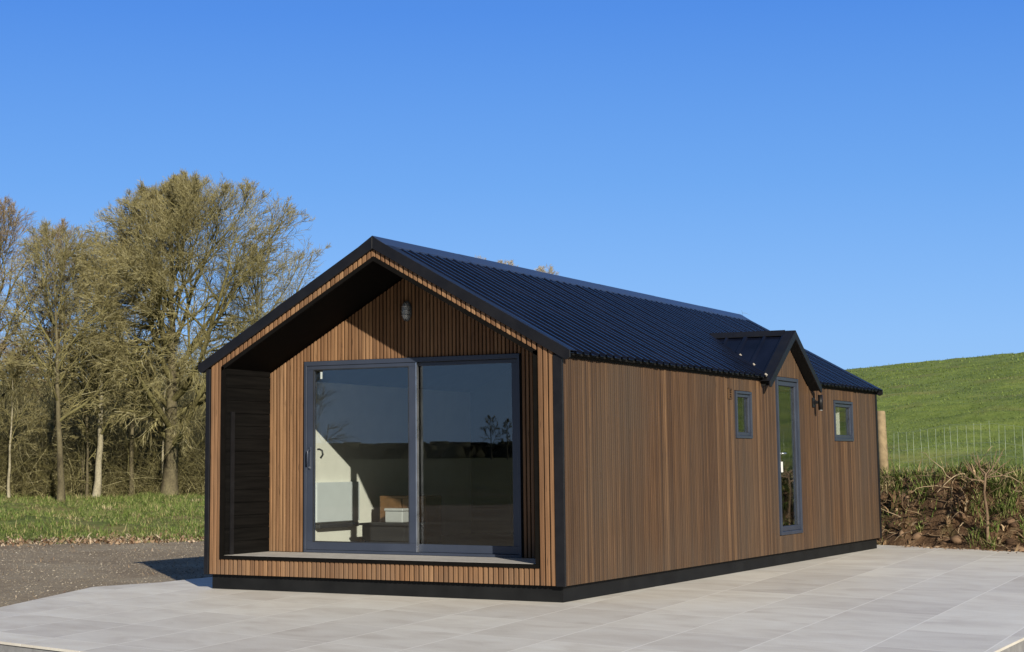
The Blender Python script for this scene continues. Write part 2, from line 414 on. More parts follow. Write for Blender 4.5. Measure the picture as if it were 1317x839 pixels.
# openings
SD = (-3.676, -.915, .372, 2.529)                          # sliding door: x0 x1 z0 z1
ED = (6.735, 7.66, .393, 2.493)                            # entrance door: y0 y1 z0 z1
WA = (5.11, 5.69, 1.658, 2.25); WB = (9.372, 10.328, 1.658, 2.25)
DY, DH, DZ = 7.16, 1.09, 3.10                              # dormer centre, half width, ridge height
DS = (DZ-2.40)/DH
def dz(y): return DZ - DS*abs(y-DY)

# plinth
m = MB()
m.box(-W+.056, -.056, .068, L-.068, 0.001, .20)
m.build('plinth', M['plinth'], lodge)
m = MB(); m.box(-W+.012, -.012, .03, L-.03, .2005, .33); m.build('floor_frame', M['matt_black'], lodge)

# gable portal: ring of battens on the front plane
OX0, OX1, OB = -4.19, -.28, .33
def ctop(x): return rz(x)-.098
def cbot_arch(x): return rz(x)-.175 if OX0 < x < OX1 else hb
m = MB()
slats(m, 'x', 0, .018, -W+.055, OX0-.004, .052, .040, hb, ctop, [], 1)
slats(m, 'x', 0, .018, OX1+.004, -.095,   .0585, .045, hb, ctop, [], 2)
slats(m, 'x', 0, .018, OX0, OX1, .0575, .0435, hb, OB, [], 3)
slats(m, 'x', 0, .018, OX0, OX1, .0575, .0435, lambda x: rz(x)-.173, ctop, [], 4)
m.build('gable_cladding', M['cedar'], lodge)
# black backing ring
m = MB()
m.box(-W+.005, OX0, .020, .10, hb+.005, 2.40); m.box(OX1, -.005, .020, .10, hb+.005, 2.40)
m.box(OX0, OX1, .020, .10, hb+.005, OB)
for sgn in (-1, 1):
    xe = -W+.005 if sgn < 0 else -.005
    m.prism([(XM, RZ-.10), (xe, rz(xe)-.10), (xe, rz(xe)-.172), (XM, RZ-.172)], 1, .021, .10)
m.build('backing_board', M['matt_black'], lodge)
# black rim and reveal lining
m = MB()
RT = .035
m.box(OX0, OX0+RT, -.012, D-.03, OB+.04, rz(OX0)-.18); m.box(OX1-RT, OX1, -.012, D-.03, OB+.04, rz(OX1)-.18)
m.box(OX0, OX1, -.012, .03, OB, OB+.039)
for sgn in (-1, 1):
    xe = OX0 if sgn < 0 else OX1
    m.prism([(XM, RZ-.174), (xe, rz(xe)-.174), (xe, rz(xe)-.225), (XM, RZ-.225)], 1, -.012, D-.03)
m.build('porch_lining', M['board'], lodge)
# dark boards on the reveals (horizontal planks) 
m = MB()
for i in range(15):
    z0 = .375+i*.142
    z1 = min(z0+.138, rz(OX0+.05)-.227)
    if z1 <= z0: continue
    m.box(OX0+RT+.001, OX0+RT+.016+.002*(i % 2), .03, D-.032, z0, z1)
t = NT('glossy_black_plank'); n = t.noise(t.coords((6, 1.2, 30)), 1.2, 4)
M['plank'] = t.set(t.ramp(n, [(.3, (.003, .003, .003)), (.7, (.008, .0075, .007))]), .6, .06)
m.build('porch_boards', M['plank'], lodge)
m = MB(); m.box(OX1-RT-.016, OX1-RT-.001, .03, D-.032, .375, rz(OX1-.05)-.227); m.build('porch_boards', M['plank'], lodge)
m = MB(); m.box(OX0+RT+.02, OX0+RT+.032, .10, .165, .372, 1.95); m.build('reveal_strip', M['black'], lodge)  # slim upright strip on the reveal planks, in trim black
# porch deck
m = MB()
m.box(OX0+RT+.002, OX1-RT-.002, .0305, D-.031, .331, .3715); m.build('porch_deck', M['deck'], lodge)
# recess back wall
m = MB()
slats(m, 'x', D, .018, OX0-.03, OX1+.03, .0465, .0335, .3745, lambda x: rz(x)-.23, [(SD[0]-.004, SD[1]+.004, 0, SD[3]+.004)], 5)
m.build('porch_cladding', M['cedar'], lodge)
m = MB()
m.box(OX0-.1, SD[0]+.002, D+.0195, D+.10, .33, 2.36); m.box(SD[1]-.002, OX1+.1, D+.0195, D+.10, .33, 2.36)
zh = SD[3]
m.prism([(OX0-.1, 2.361), (SD[0]+.002, 2.361), (SD[0]+.002, zh), (SD[1]-.002, zh), (SD[1]-.002, 2.361), (OX1+.1, 2.361), (OX1+.1, rz(OX1+.1)-.23), (XM, RZ-.23), (OX0-.1, rz(OX0-.1)-.23)], 1, D+.0195, D+.10)
m.build('porch_wall', M['matt_black'], lodge)

# side wall battens (entrance side), far side, back
m = MB()
H1 = [(ED[0]-.006, ED[1]+.006, ED[2]-.006, ED[3]+.006), (WA[0]-.006, WA[1]+.006, WA[2]-.006, WA[3]+.006), (WB[0]-.006, WB[1]+.006, WB[2]-.006, WB[3]+.006), (4.845, 4.965, 2.135, 2.275)]
def side_top(y):
    return max(2.412, dz(y)-.088) if abs(y-DY) < DH else 2.412
slats(m, 'y', 0, -.018, .022, L-.06, .052, .041, hb, side_top, H1, 6)
slats(m, 'y', -W, .018, .022, L-.02, .052, .0435, hb, 2.412, [], 7)
slats(m, 'x', L, -.018, -W+.03, -.06, .052, .0435, hb, ctop, [], 8)
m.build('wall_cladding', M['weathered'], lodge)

def holed_panel(mb, x0, x1, y0, y1, z0, z1, holes):
    ys = sorted({y0, y1, *[h[0] for h in holes], *[h[1] for h in holes]}); zs = sorted({z0, z1, *[h[2] for h in holes], *[h[3] for h in holes]})
    ys = [q for q in ys if y0 <= q <= y1]; zs = [q for q in zs if z0 <= q <= z1]
    for a, b in zip(ys, ys[1:]):
        run = None
        for c, d in zip(zs, zs[1:]):
            mid = ((a+b)/2, (c+d)/2)
            if any(h[0] < mid[0] < h[1] and h[2] < mid[1] < h[3] for h in holes):
                if run: mb.box(x0, x1, a, b, *run); run = None
            else: run = (run[0], d) if run else (c, d)
        if run: mb.box(x0, x1, a, b, *run)
HW = [ED, WA, WB]
m = MB(); holed_panel(m, -.10, -.0195, .102, L-.021, hb+.005, 2.405, HW)
m.prism([(DY-1.05, 2.4055), (ED[0], 2.4055), (ED[0], ED[3]), (ED[1], ED[3]), (ED[1], 2.4055), (DY+1.05, 2.4055), (DY, dz(DY)-.095)], 0, -.10, -.0195)
m.box(-W+.0195, -W+.10, .102, L-.021, hb+.005, 2.405)
m.prism([(-W+.1005, hb+.005), (-.1005, hb+.005), (-.1005, 2.405), (XM, RZ-.13), (-W+.1005, 2.405)], 1, L-.10, L-.0205)
m.build('wall', M['matt_black'], lodge)
# inner lining: one wall white, the rest coloured dark as if unlit
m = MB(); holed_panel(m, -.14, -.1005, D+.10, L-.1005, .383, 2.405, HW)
m.build('inner_panel', M['shade_wall'], lodge)
m = MB()
m.box(-W+.1005, -W+.14, D+.1005, 5.999, .383, 2.405)
m.build('inner_panel', M['white'], lodge)
m = MB()
m.box(-W+.1005, -W+.14, 6.001, L-.1005, .383, 2.405)
m.box(-W+.1405, -.1405, L-.14, L-.101, .383, 2.40)
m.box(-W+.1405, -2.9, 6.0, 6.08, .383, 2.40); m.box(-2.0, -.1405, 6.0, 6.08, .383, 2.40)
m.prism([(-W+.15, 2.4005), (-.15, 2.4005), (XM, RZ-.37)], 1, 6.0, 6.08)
m.build('partition', M['shade_wall'], lodge)
m = MB(); m.box(-1.6, -.1405, 10.05, 10.12, .383, 2.40); m.build('inner_panel', M['white'], lodge)  # added white panel, stands in for a sunlit blind behind the window
m = MB()
for sgn in (-1, 1):
    xe = -W+.10 if sgn < 0 else -.10
    m.prism([(XM, RZ-.36), (xe, rz(xe)-.23), (xe, rz(xe)-.19), (XM, RZ-.30)], 1, D+.101, L-.11)
m.build('ceiling', M['shade_wall'], lodge)
m = MB(); m.box(-W+.02, -.0205, D+.02, L-.03, .331, .382); m.build('floor', M['shade_floor'], lodge)

# corner trims
m = MB(); m.box(-.095, .006, -.012, .0175, hb-.004, rz(-.05)-.10); m.box(-.0175, .006, .0176, .021, hb-.004, 2.42); m.build('corner_trim', M['black'], lodge, .002)
m = MB(); m.box(-W-.006, -W+.053, -.012, .0175, hb-.004, rz(-W+.03)-.10); m.build('corner_trim', M['black'], lodge, .002)
m = MB(); m.box(-.055, .012, L-.058, L+.012, hb-.004, 2.42); m.build('corner_trim', M['black'], lodge, .002)
m = MB(); m.box(-W-.012, -W+.028, L-.018, L+.012, hb-.004, 2.42); m.build('corner_trim', M['black'], lodge, .002)
m = MB(); m.box(-.017, .010, .022, DY-DH+.03, 2.4125, 2.460); m.box(-.017, .010, DY+DH-.03, L-.06, 2.4125, 2.460); m.build('eave_shade_board', M['matt_black'], lodge)  # black board in the eave gap, stands in for the shade there

# --- roof
EO = .092
roof_y0, roof_y1 = -.012, L+.024
def profile(y0, y1, pitch, h):
    """rounded box ribs: list of (y, dz)"""
    out = []; n = int((y1-y0)/pitch)
    for i in range(n+1):
        b = y0+i*pitch+.010*math.sin(i*2.4)+.006*math.sin(i*5.3+1)
        hh_ = h*(1+.10*math.sin(i*3.7+.5))
        for fr, q in ((0, 0), (.46, 0), (.485, .03), (.53, .90), (.56, .985), (.585, 1), (.715, 1), (.745, .985), (.775, .9), (.82, .03)):
            yy = b+fr*pitch
            if y0 <= yy <= y1: out.append((yy, q*hh_))
    out.append((y1, 0)); return out
def roof_sheet(name, side, parent):
    V, F = [], []
    pr = profile(roof_y0, roof_y1, .196, .020 if side < 0 else .028)
    for y, q in pr:
        xe = EO + .004*math.sin(y*3.1) + .003*math.sin(y*11)
        if side > 0 and abs(y-DY) < DH+.03:
            xv = -(dz(y)+.02-2.511)/SL
            xe = min(xe, xv)
        if side > 0: xs = [XM, XM+.6, XM+1.2, max(min(xe-.02, XM+1.9), XM+1.21), xe]
        else: xs = [XM, XM-.6, XM-1.2, XM-1.9, -W-EO]
        for x in xs: V.append((x, y, rz(x)+q))
        x = xs[-1]; V.append((x, y, rz(x)+q-.007)); V.append((XM, y, RZ+q-.007-.001))
    k = 7
    for i in range(len(pr)-1):
        for j in range(6): F.append((i*k+j, (i+1)*k+j, (i+1)*k+j+1, i*k+j+1))
    mb = MB(); mb.add(V, F); return mb.build(name, M['roof'], parent)
roof = roof_sheet('roof', 1, lodge)
r2 = roof_sheet('roof_slope', -1, roof)
# roof deck under the sheets
m = MB()
for sgn in (-1, 1):
    xe = -W+.01 if sgn < 0 else -.16
    m.prism([(XM, RZ-.02), (xe, rz(xe)-.02), (xe, rz(xe)-.09), (XM, RZ-.09)], 1, .0205, L-.0205)
m.prism([(-.159, rz(-.159)-.02), (.06, rz(.06)-.02), (.06, rz(.06)-.04), (-.159, rz(-.159)-.09)], 1, .0205, DY-DH+.05)
m.prism([(-.159, rz(-.159)-.02), (.06, rz(.06)-.02), (.06, rz(.06)-.04), (-.159, rz(-.159)-.09)], 1, DY+DH-.05, L-.0205)
m.build('roof_deck', M['matt_black'], roof)
# ridge cap
m = MB()
y0, y1 = -.030, L+.02
seams = [y0, 1.9, 3.9, 5.9, 7.9, 9.9, y1]
for a, b, k in zip(seams, seams[1:], range(9)):
    o = .0015*(k % 2)
    for sgn in (-1, 1):
        xe = XM+sgn*.17
        m.prism([(XM, RZ+.046+o), (xe, rz(xe)+.033+o), (xe+sgn*.004, rz(xe)+.014+o), (XM, RZ+.040+o)], 1, a, b+(.02 if k < 5 else 0))
m.build('ridge_cap', M['ridge'], roof)
# barge boards at both gables
for yf, yb, dirn in ((-.034, -.008, 1), (L+.044, L+.018, -1)):
    for sgn in (-1, 1):
        xe = XM+sgn*(W/2+EO+.012)
        m = MB()
        m.prism([(XM, RZ+.032), (xe, rz(xe)+.028), (xe, rz(xe)-.045), (xe-sgn*.05, rz(xe-sgn*.05)-.095), (XM, RZ-.095)], 1, yf, yb)
        a, b = (yb+.0005, yb+.16) if dirn > 0 else (yb-.16, yb-.0005)
        m.prism([(XM, RZ+.032), (xe, rz(xe)+.028), (xe, rz(xe)+.0225), (XM, RZ+.0265)], 1, a, b)
        a, b = (yb+.0005, .019) if dirn > 0 else (L-.019, yb-.0005)
        m.prism([(XM, RZ-.083), (xe-sgn*.05, rz(xe-sgn*.05)-.083), (xe-sgn*.05, rz(xe-sgn*.05)-.095), (XM, RZ-.095)], 1, a, b)
        m.build('barge_board', M['black'], roof, .003)

# --- dormer canopy over the entrance
dorm = None
DX = .13                                                   # projection of the little gable past the wall
def dsheet(sgn):
    V, F = [], []
    ye = DY+sgn*(DH+.03)
    xs = []
    x = DX
    while x > -1.25:
        xs.append(x); x -= .02
    rows = []
    for x in xs:
        fr = ((DX-.10-x) / .27) % 1.0
        q = .032 if fr < .16 else 0.0                      # standing seams
        rows.append((x, q))
    for x, q in rows:
        # lower end follows the main roof (valley)
        if x < EO:
            zr = rz(x)-.01
            d = min(DH+.03, max(0.0, (DZ-zr)/DS))
        else: d = DH+.03
        for fr in (0, 1):
            y = DY+sgn*d*fr
            V.append((x, y, dz(y)+q))
        y = DY+sgn*d; V.append((x, y, dz(y)+q-.008)); V.append((x, DY, DZ+q-.008))
    for i in range(len(rows)-1):
        for j in range(4): F.append((i*4+j, (i+1)*4+j, (i+1)*4+(j+1) % 4, i*4+(j+1) % 4))
    mb = MB(); mb.add(V, F); return mb
dorm = dsheet(-1).build('dormer', M['roof'], lodge)
dsheet(1).build('dormer_slope', M['roof'], dorm)
m = MB()
for sgn in (-1, 1):
    ye = DY+sgn*(DH+.045)
    m.prism([(DY, DZ+.036), (ye, dz(ye)+.036), (ye, dz(ye)-.04), (ye-sgn*.04, dz(ye-sgn*.04)-.075), (DY, DZ-.080)], 0, DX-.001, DX+.024)
    m.prism([(DY, DZ+.036), (ye, dz(ye)+.036), (ye, dz(ye)+.030), (DY, DZ+.030)], 0, DX-.12, DX-.0015)
m.build('dormer_barge', M['black'], dorm, .003)
m = MB()
for sgn in (-1, 1):
    yq = DY+sgn*.10
    m.prism([(DY, DZ+.045), (yq, dz(yq)+.032), (yq, dz(yq)+.024), (DY, DZ+.036)], 0, -1.12, DX-.125)
m.build('dormer_ridge', M['black'], dorm)
m = MB()
for sgn in (-1, 1):
    ye = DY+sgn*(DH-.02)
    m.prism([(DY, DZ-.012), (ye, dz(ye)-.012), (ye, dz(ye)-.065), (DY, DZ-.075)], 0, .002, DX-.002)
m.build('dormer_soffit', M['matt_black'], dorm)
rg = random.Random(4)
for sgn, fr in ((-1, .98), (-1, .84), (-1, .66), (-1, .45), (1, .99)):
    d = fr*DH; y = DY+sgn*d; x = min(EO-.02, -(dz(y)-2.511)/SL+.02); z = rz(x)+.012
    w = .012 if fr < .95 else .04
    m = MB()
    m.add([(x-.02, y-w*.4, z+.01), (x+.015, y-w*.5, z), (x+.02, y+w*.5, z+.004), (x-.015, y+w*.4, z+.012), (x, y, z+.028), (x, y, z-.03)],
          [(0, 1, 4), (1, 2, 4), (2, 3, 4), (3, 0, 4), (1, 0, 5), (2, 1, 5), (3, 2, 5), (0, 3, 5)])
    m.build('foam_closer', M['foam'], dorm)

# --- sliding door
x0, x1, z0, z1 = SD
def ring_x(mb, a0, a1, b0, b1, t, y0, y1, tb=None, tt=None):
    """frame in the x-z plane"""
    tb = t if tb is None else tb; tt = t if tt is None else tt
    mb.box(a0, a1, y0, y1, b0, b0+tb); mb.box(a0, a1, y0, y1, b1-tt, b1)
    mb.box(a0, a0+t, y0, y1, b0+tb, b1-tt); mb.box(a1-t, a1, y0, y1, b0+tb, b1-tt)
def ring_y(mb, a0, a1, b0, b1, t, x0, x1):
    mb.box(x0, x1, a0, a1, b0, b0+t); mb.box(x0, x1, a0, a1, b1-t, b1)
    mb.box(x0, x1, a0, a0+t, b0+t, b1-t); mb.box(x0, x1, a1-t, a1, b0+t, b1-t)
m = MB(); ring_x(m, x0, x1, z0, z1, .035, D-.022, D+.098, .03, .05)
door = m.build('sliding_door', M['slate'], lodge, .002)
XS = -2.265                                                # meeting stile centre
m = MB(); ring_x(m, x0+.037, XS+.062, z0+.032, z1-.052, .092, D-.012, D+.030, .095, .045); m.build('sash', M['slate'], door, .003)
m = MB(); m.box(x0+.118, XS-.019, D+.006, D+.014, z0+.116, z1-.088); m.build('pane', M['glass'], door)
m = MB(); ring_x(m, XS-.055, x1-.037, z0+.032, z1-.052, .085, D+.034, D+.078, .085, .04); m.build('sash', M['slate'], door, .003)
m = MB(); m.box(XS+.018, x1-.11, D+.052, D+.060, z0+.106, z1-.084); m.build('pane', M['glass'], door)
m = MB(); ring_x(m, x0+.120, XS-.021, z0+.118, z1-.09, .012, D-.0135, D-.002); m.build('bead', M['slate_dark'], door)
m = MB(); m.box(XS+.0635, XS+.076, D-.014, D+.032, z0+.033, z1-.053); m.build('stile_cover', M['chrome'], door)
m = MB(); m.box(x0+.068, x0+.098, D-.022, D-.0125, 1.30, 1.56); h = m.build('handle', M['slate'], door, .003)
m = MB(); m.tube([(x0+.083, D-.022, 1.52), (x0+.083, D-.065, 1.52), (x0+.083, D-.07, 1.50), (x0+.083, D-.07, 1.36)], .011, 10); m.build('lever', M['slate'], h)
m = MB(); m.tube([(x0+.083, D-.0215, 1.325), (x0+.083, D-.034, 1.325)], .011, 12); m.build('lock_barrel', M['chrome'], h)
m = MB(); m.tube([(x0+.165, D+.020, 1.53), (x0+.165, D+.055, 1.53), (x0+.19, D+.07, 1.515), (x0+.20, D+.07, 1.47), (x0+.17, D+.07, 1.43)], .011, 10); m.build('inner_handle', M['slate_dark'], door)
m = MB(); m.box(x0+.20, x0+.222, D+.015, D+.024, z1-.20, z1-.12); m.build('sensor', M['white_gloss'], door)

# --- entrance door and windows on the long wall
def opening(name, y0, y1, z0, z1, t, ts, parent):
    m = MB(); ring_y(m, y0, y1, z0, z1, t, -.105, .012); fr = m.build(name, M['slate'], parent, .003)
    m = MB(); ring_y(m, y0+t-.001+.002, y1-t-.001, z0+t+.001, z1-t-.001, ts, -.075, -.012); m.build('sash', M['slate'], fr, .004)
    m = MB(); m.box(-.046, -.038, y0+t+ts-.012, y1-t-ts+.012, z0+t+ts-.012, z1-t-ts+.012); m.build('pane', M['glass'], fr)
    m = MB(); ring_y(m, y0+t+ts-.004, y1-t-ts+.004, z0+t+ts-.004, z1-t-ts+.004, .010, -.0375, -.030); m.build('bead', M['slate_dark'], fr)
    m = MB(); ring_y(m, y0+.002, y1-.002, z0+.002, z1-.002, .030, -.108, -.0755); m.build('inner_reveal', M['white_gloss'], fr)
    return fr
ent = opening('entrance_door', *ED, .045, .065, lodge)
m = MB(); m.box(-.0118, -.004, ED[0]+.060, ED[0]+.095, 1.30, 1.52); h = m.build('handle', M['white_gloss'], ent, .002)
m = MB(); m.tube([(-.004, ED[0]+.078, 1.47), (.035, ED[0]+.078, 1.47), (.038, ED[0]+.10, 1.47), (.038, ED[0]+.19, 1.47)], .011, 10); m.build('lever', M['chrome'], h)
m = MB(); m.box(-.0375, -.034, ED[0]+.20, ED[0]+.27, 1.22, 1.36); m.build('sticker', M['white_gloss'], ent)
wa = opening('window', *WA, .032, .04, lodge)
wb = opening('window', *WB, .038, .048, lodge)

# vent
m = MB(); ring_y(m, 4.848, 4.962, 2.138, 2.272, .014, -.012, .010)
for i in range(5): m.box(-.010, .006, 4.862, 4.948, 2.156+i*.022, 2.166+i*.022)
ve = m.build('vent', M['weathered'], lodge)
m = MB(); m.box(-.018, -.0125, 4.85, 4.96, 2.14, 2.27); m.build('backing', M['matt_black'], ve)

# --- lamps fixed to the walls
bl = empty('bulkhead_lamp', (-2.31, D-.002, 3.05), 'small oval caged bulkhead lamp high on the shaded porch gable wall', 'wall lamp')
def oval(mb, y0, y1, a, b, a2, b2, n=24, cx=-2.31, cz=3.05):
    vs = [(cx+a*math.cos(2*math.pi*k/n), y0, cz+b*math.sin(2*math.pi*k/n)) for k in range(n)] + [(cx+a2*math.cos(2*math.pi*k/n), y1, cz+b2*math.sin(2*math.pi*k/n)) for k in range(n)]
    mb.add(vs, [tuple(range(n)), tuple(range(2*n-1, n-1, -1))] + [(k, (k+1) % n, n+(k+1) % n, n+k) for k in range(n)])
m = MB(); oval(m, D-.004, D-.034, .064, .118, .060, .113); m.build('housing', M['lamp_grey'], bl, .003)
t = NT('frosted_lens'); M['lens'] = t.set((.34, .36, .37), .25, .5)
m = MB(); oval(m, D-.0345, D-.06, .048, .098, .040, .088); oval(m, D-.0605, D-.078, .040, .088, .018, .05); m.build('lens', M['lens'], bl)
m = MB()
for a in (-.05, 0, .05):
    pts = [(-2.31+.056*math.sqrt(1-(a/.11)**2)*c, D-.036-.052*math.sqrt(max(0, 1-c*c)), 3.05+a) for c in np.linspace(-1, 1, 11)]
    m.tube(pts, .0045, 6)
m.tube([(-2.31, D-.036-.052*math.sqrt(max(0, 1-c*c)), 3.05+.108*c) for c in np.linspace(-1, 1, 13)], .0045, 6)
m.build('cage', M['chrome'], bl)

wl = empty('wall_lamp', (.0, 8.33, 2.19), 'black cylinder wall lamp beside the entrance door below the dormer', 'wall lamp')
m = MB(); m.box(.0025, .022, 8.28, 8.38, 2.125, 2.255); m.build('backplate', M['black'], wl, .004)
m = MB(); m.box(.0225, .07, 8.31, 8.35, 2.17, 2.21); m.build('bracket', M['black'], wl)
m = MB(); m.tube([(.112, 8.33, 2.085), (.112, 8.33, 2.295)], .034, 20); m.build('shade', M['black'], wl)
m = MB(); m.tube([(.112, 8.33, 2.075), (.112, 8.33, 2.0845)], .026, 16); m.build('lens', M['lens'], wl)

# --- things indoors, seen through the sliding door
FZ = .3825
rad = empty('radiator', (-W+.16, 2.45, .62), 'pale grey flat wall panel above the floor inside the sliding door', 'radiator')
m = MB(); m.box(-W+.1405, -W+.20, 1.95, 2.93, .66, 1.14); m.build('panel', M['panel'], rad, .006)
m = MB(); m.box(-W+.1405, -W+.23, 1.97, 2.86, .59, .64); m.build('rail', M['slate_dark'], rad, .004)
m = MB(); m.box(-W+.1405, -W+.19, 3.06, 3.20, FZ, 2.40)
sb = empty('sideboard', (-3.58, 2.68, FZ), 'low dark sideboard with an overhanging top just inside the sliding door', 'sideboard')
m = MB(); m.box(-3.88, -3.28, 2.47, 2.89, FZ+.05, FZ+.235); m.build('body', M['sofa'], sb, .005)
m = MB(); m.box(-3.92, -3.24, 2.44, 2.92, FZ+.2355, FZ+.262); m.build('top', M['sofa'], sb, .004)
m = MB(); m.box(-3.86, -3.30, 2.49, 2.87, FZ, FZ+.0495); m.build('base', M['sofa'], sb)
cab = empty('cabinet', (-3.6, 3.2, FZ), 'oak cabinet standing behind the low dark sideboard indoors', 'cabinet')
m = MB(); m.box(-3.95, -3.28, 3.0, 3.4, FZ, FZ+.58); m.build('body', M['oak'], cab, .006)
m = MB(); m.box(-3.93, -3.625, 2.978, 2.999, FZ+.03, FZ+.55); m.build('door', M['oak'], cab, .004)
m = MB(); m.box(-3.605, -3.30, 2.978, 2.999, FZ+.03, FZ+.55); m.build('door', M['oak'], cab, .004)
M['box'] = simple('grey_white_box', (.45, .46, .46), .4, .4, var=.05)
lb = empty('storage_box', (-3.56, 2.75, FZ+.263), 'white lidded box standing on the low dark sideboard', 'box')
m = MB(); m.box(-3.68, -3.43, 2.68, 2.84, FZ+.263, FZ+.40); m.build('body', M['box'], lb, .01)
m = MB(); m.box(-3.69, -3.42, 2.67, 2.85, FZ+.4005, FZ+.435); m.build('lid', M['box'], lb, .01)
ku = empty('mirrored_band_block', (-2.2, 5.6, FZ), 'added dark block indoors standing in for a dark band mirrored in the glass', 'stand-in block')  # made-up block imitating a dark band mirrored in the door glass
m = MB(); m.box(-3.3, -.3, 5.35, 5.99, FZ, FZ+.84); m.build('block_body', M['sofa'], ku, .005)
m = MB(); m.box(-3.32, -.28, 5.32, 5.99, FZ+.8405, FZ+.88); m.build('block_top', M['slate_dark'], ku, .004)

# ------------------------------------------------------------------ trees
def tube_batch(P, Rd, k):
    """P (n,m,3) centre lines, Rd (n,m) radii -> vertices and quads of n tubes with k sides"""
    n, m, _ = P.shape
    T = np.gradient(P, axis=1); T /= np.linalg.norm(T, axis=2)[..., None]+1e-9
    ref = np.where(np.abs(T[..., 2:3]) < .8, np.array([0, 0, 1.]), np.array([1., 0, 0]))
    A = np.cross(T, ref); A /= np.linalg.norm(A, axis=2)[..., None]+1e-9; B = np.cross(T, A)
    an = np.arange(k)*2*np.pi/k
    V = P[:, :, None, :] + Rd[:, :, None, None]*(A[:, :, None, :]*np.cos(an)[:, None] + B[:, :, None, :]*np.sin(an)[:, None])
    i, j = np.meshgrid(np.arange(m-1), np.arange(k), indexing='ij')
    f = np.stack([i*k+j, i*k+(j+1) % k, (i+1)*k+(j+1) % k, (i+1)*k+j], -1).reshape(1, -1, 4)
    F = f + (np.arange(n)*m*k)[:, None, None]
    return V.reshape(-1, 3), F.reshape(-1, 4)
class Branches:
    """collects tapered polylines -> numpy tube mesh"""
    def __init__(s): s.V = []; s.F = []; s.n = 0
    def batch(s, P, Rd, k):
        V, F = tube_batch(P, Rd, k); s.V.append(V); s.F.append(F+s.n); s.n += len(V)
    def line(s, P, Rr, k): s.batch(np.asarray(P)[None], np.asarray(Rr)[None], k)
    def mesh(s, name, smooth=True): return arrays_mesh(name, np.concatenate(s.V), np.concatenate(s.F), smooth)
    def build(s, name, mat, parent, smooth=True):
        o = link_mesh(name, s.mesh(name, smooth), mat, parent); o.location = (0, 0, 0); return o

def curve_path(rg, p, d, ln, nseg, wig, lift):
    P = [p]; d = d/np.linalg.norm(d)
    for i in range(nseg):
        d = d + rg.normal(0, wig, 3) + np.array([0, 0, lift]); d /= np.linalg.norm(d)
        P.append(P[-1]+d*ln/nseg)
    return np.array(P)
unit = lambda a: a/(np.linalg.norm(a, axis=-1)[..., None]+1e-9)
def perp_dir(rg, d, ang):
    a = unit(np.cross(d, rg.normal(0, 1, 3)))
    return d*math.cos(ang)+a*math.sin(ang)
def env_dist(p, d, c, rad):
    """distance from p along d to the ellipsoid c, rad (vectorised)"""
    q = (p-c)/rad; e = d/rad
    A = (e*e).sum(-1); B = 2*(q*e).sum(-1); C_ = (q*q).sum(-1)-1; disc = np.maximum(B*B-4*A*C_, 0)
    return np.where(C_ > 0, .12, np.maximum(.12, (-B+np.sqrt(disc))/(2*A)))
def grow(rg, P, Rd, cnt, flo, ang, lfac, lmax, nseg, wig, lift, out, c, rad, rfac, rmin, top=1.0):
    """children of all parent branches at once: P (n,m,3) -> (n*cnt, nseg+1, 3)"""
    n, m, _ = P.shape
    f = flo+(top-flo)*(np.arange(cnt)[None]+rg.uniform(0, 1, (n, cnt)))/cnt
    k = f*(m-1); i = np.minimum(k.astype(int), m-2); w = (k-i)[..., None]
    r = np.arange(n)[:, None]
    a, b = P[r, i], P[r, i+1]
    p = (a*(1-w)+b*w).reshape(-1, 3); d = unit(b-a).reshape(-1, 3)
    pr = (Rd[r, i]*(1-w[..., 0])+Rd[r, i+1]*w[..., 0]).ravel()
    plen = np.repeat(np.linalg.norm(P[:, -1]-P[:, 0], axis=1), cnt)
    N = len(p); th = rg.uniform(ang[0], ang[1], N)[:, None]
    q = unit(np.cross(d, rg.normal(0, 1, (N, 3))))
    dd = d*np.cos(th)+q*np.sin(th)
    radial = unit((p-c)/rad**2)
    dd = unit(dd+out*radial)
    room = env_dist(p, dd, c, rad)
    ln = np.minimum(np.minimum(plen*lfac*rg.uniform(.55, 1.2, N)*(1.2-.5*f.ravel()), lmax*rg.uniform(.6, 1.15, N)), room*rg.uniform(.82, 1.06, N))
    ln = np.maximum(ln, .10*rg.uniform(.6, 1.4, N))
    Q = [p]
    for s_ in range(nseg):
        dd = unit(dd+rg.normal(0, wig, (N, 3))+np.array([0, 0, lift])+radial*out*.12)
        Q.append(Q[-1]+dd*(ln/nseg)[:, None])
    r0 = np.clip(pr*rfac*rg.uniform(.7, 1.1, N), rmin, None)
    return np.stack(Q, 1), r0[:, None]*np.linspace(1, .42, nseg+1)[None]

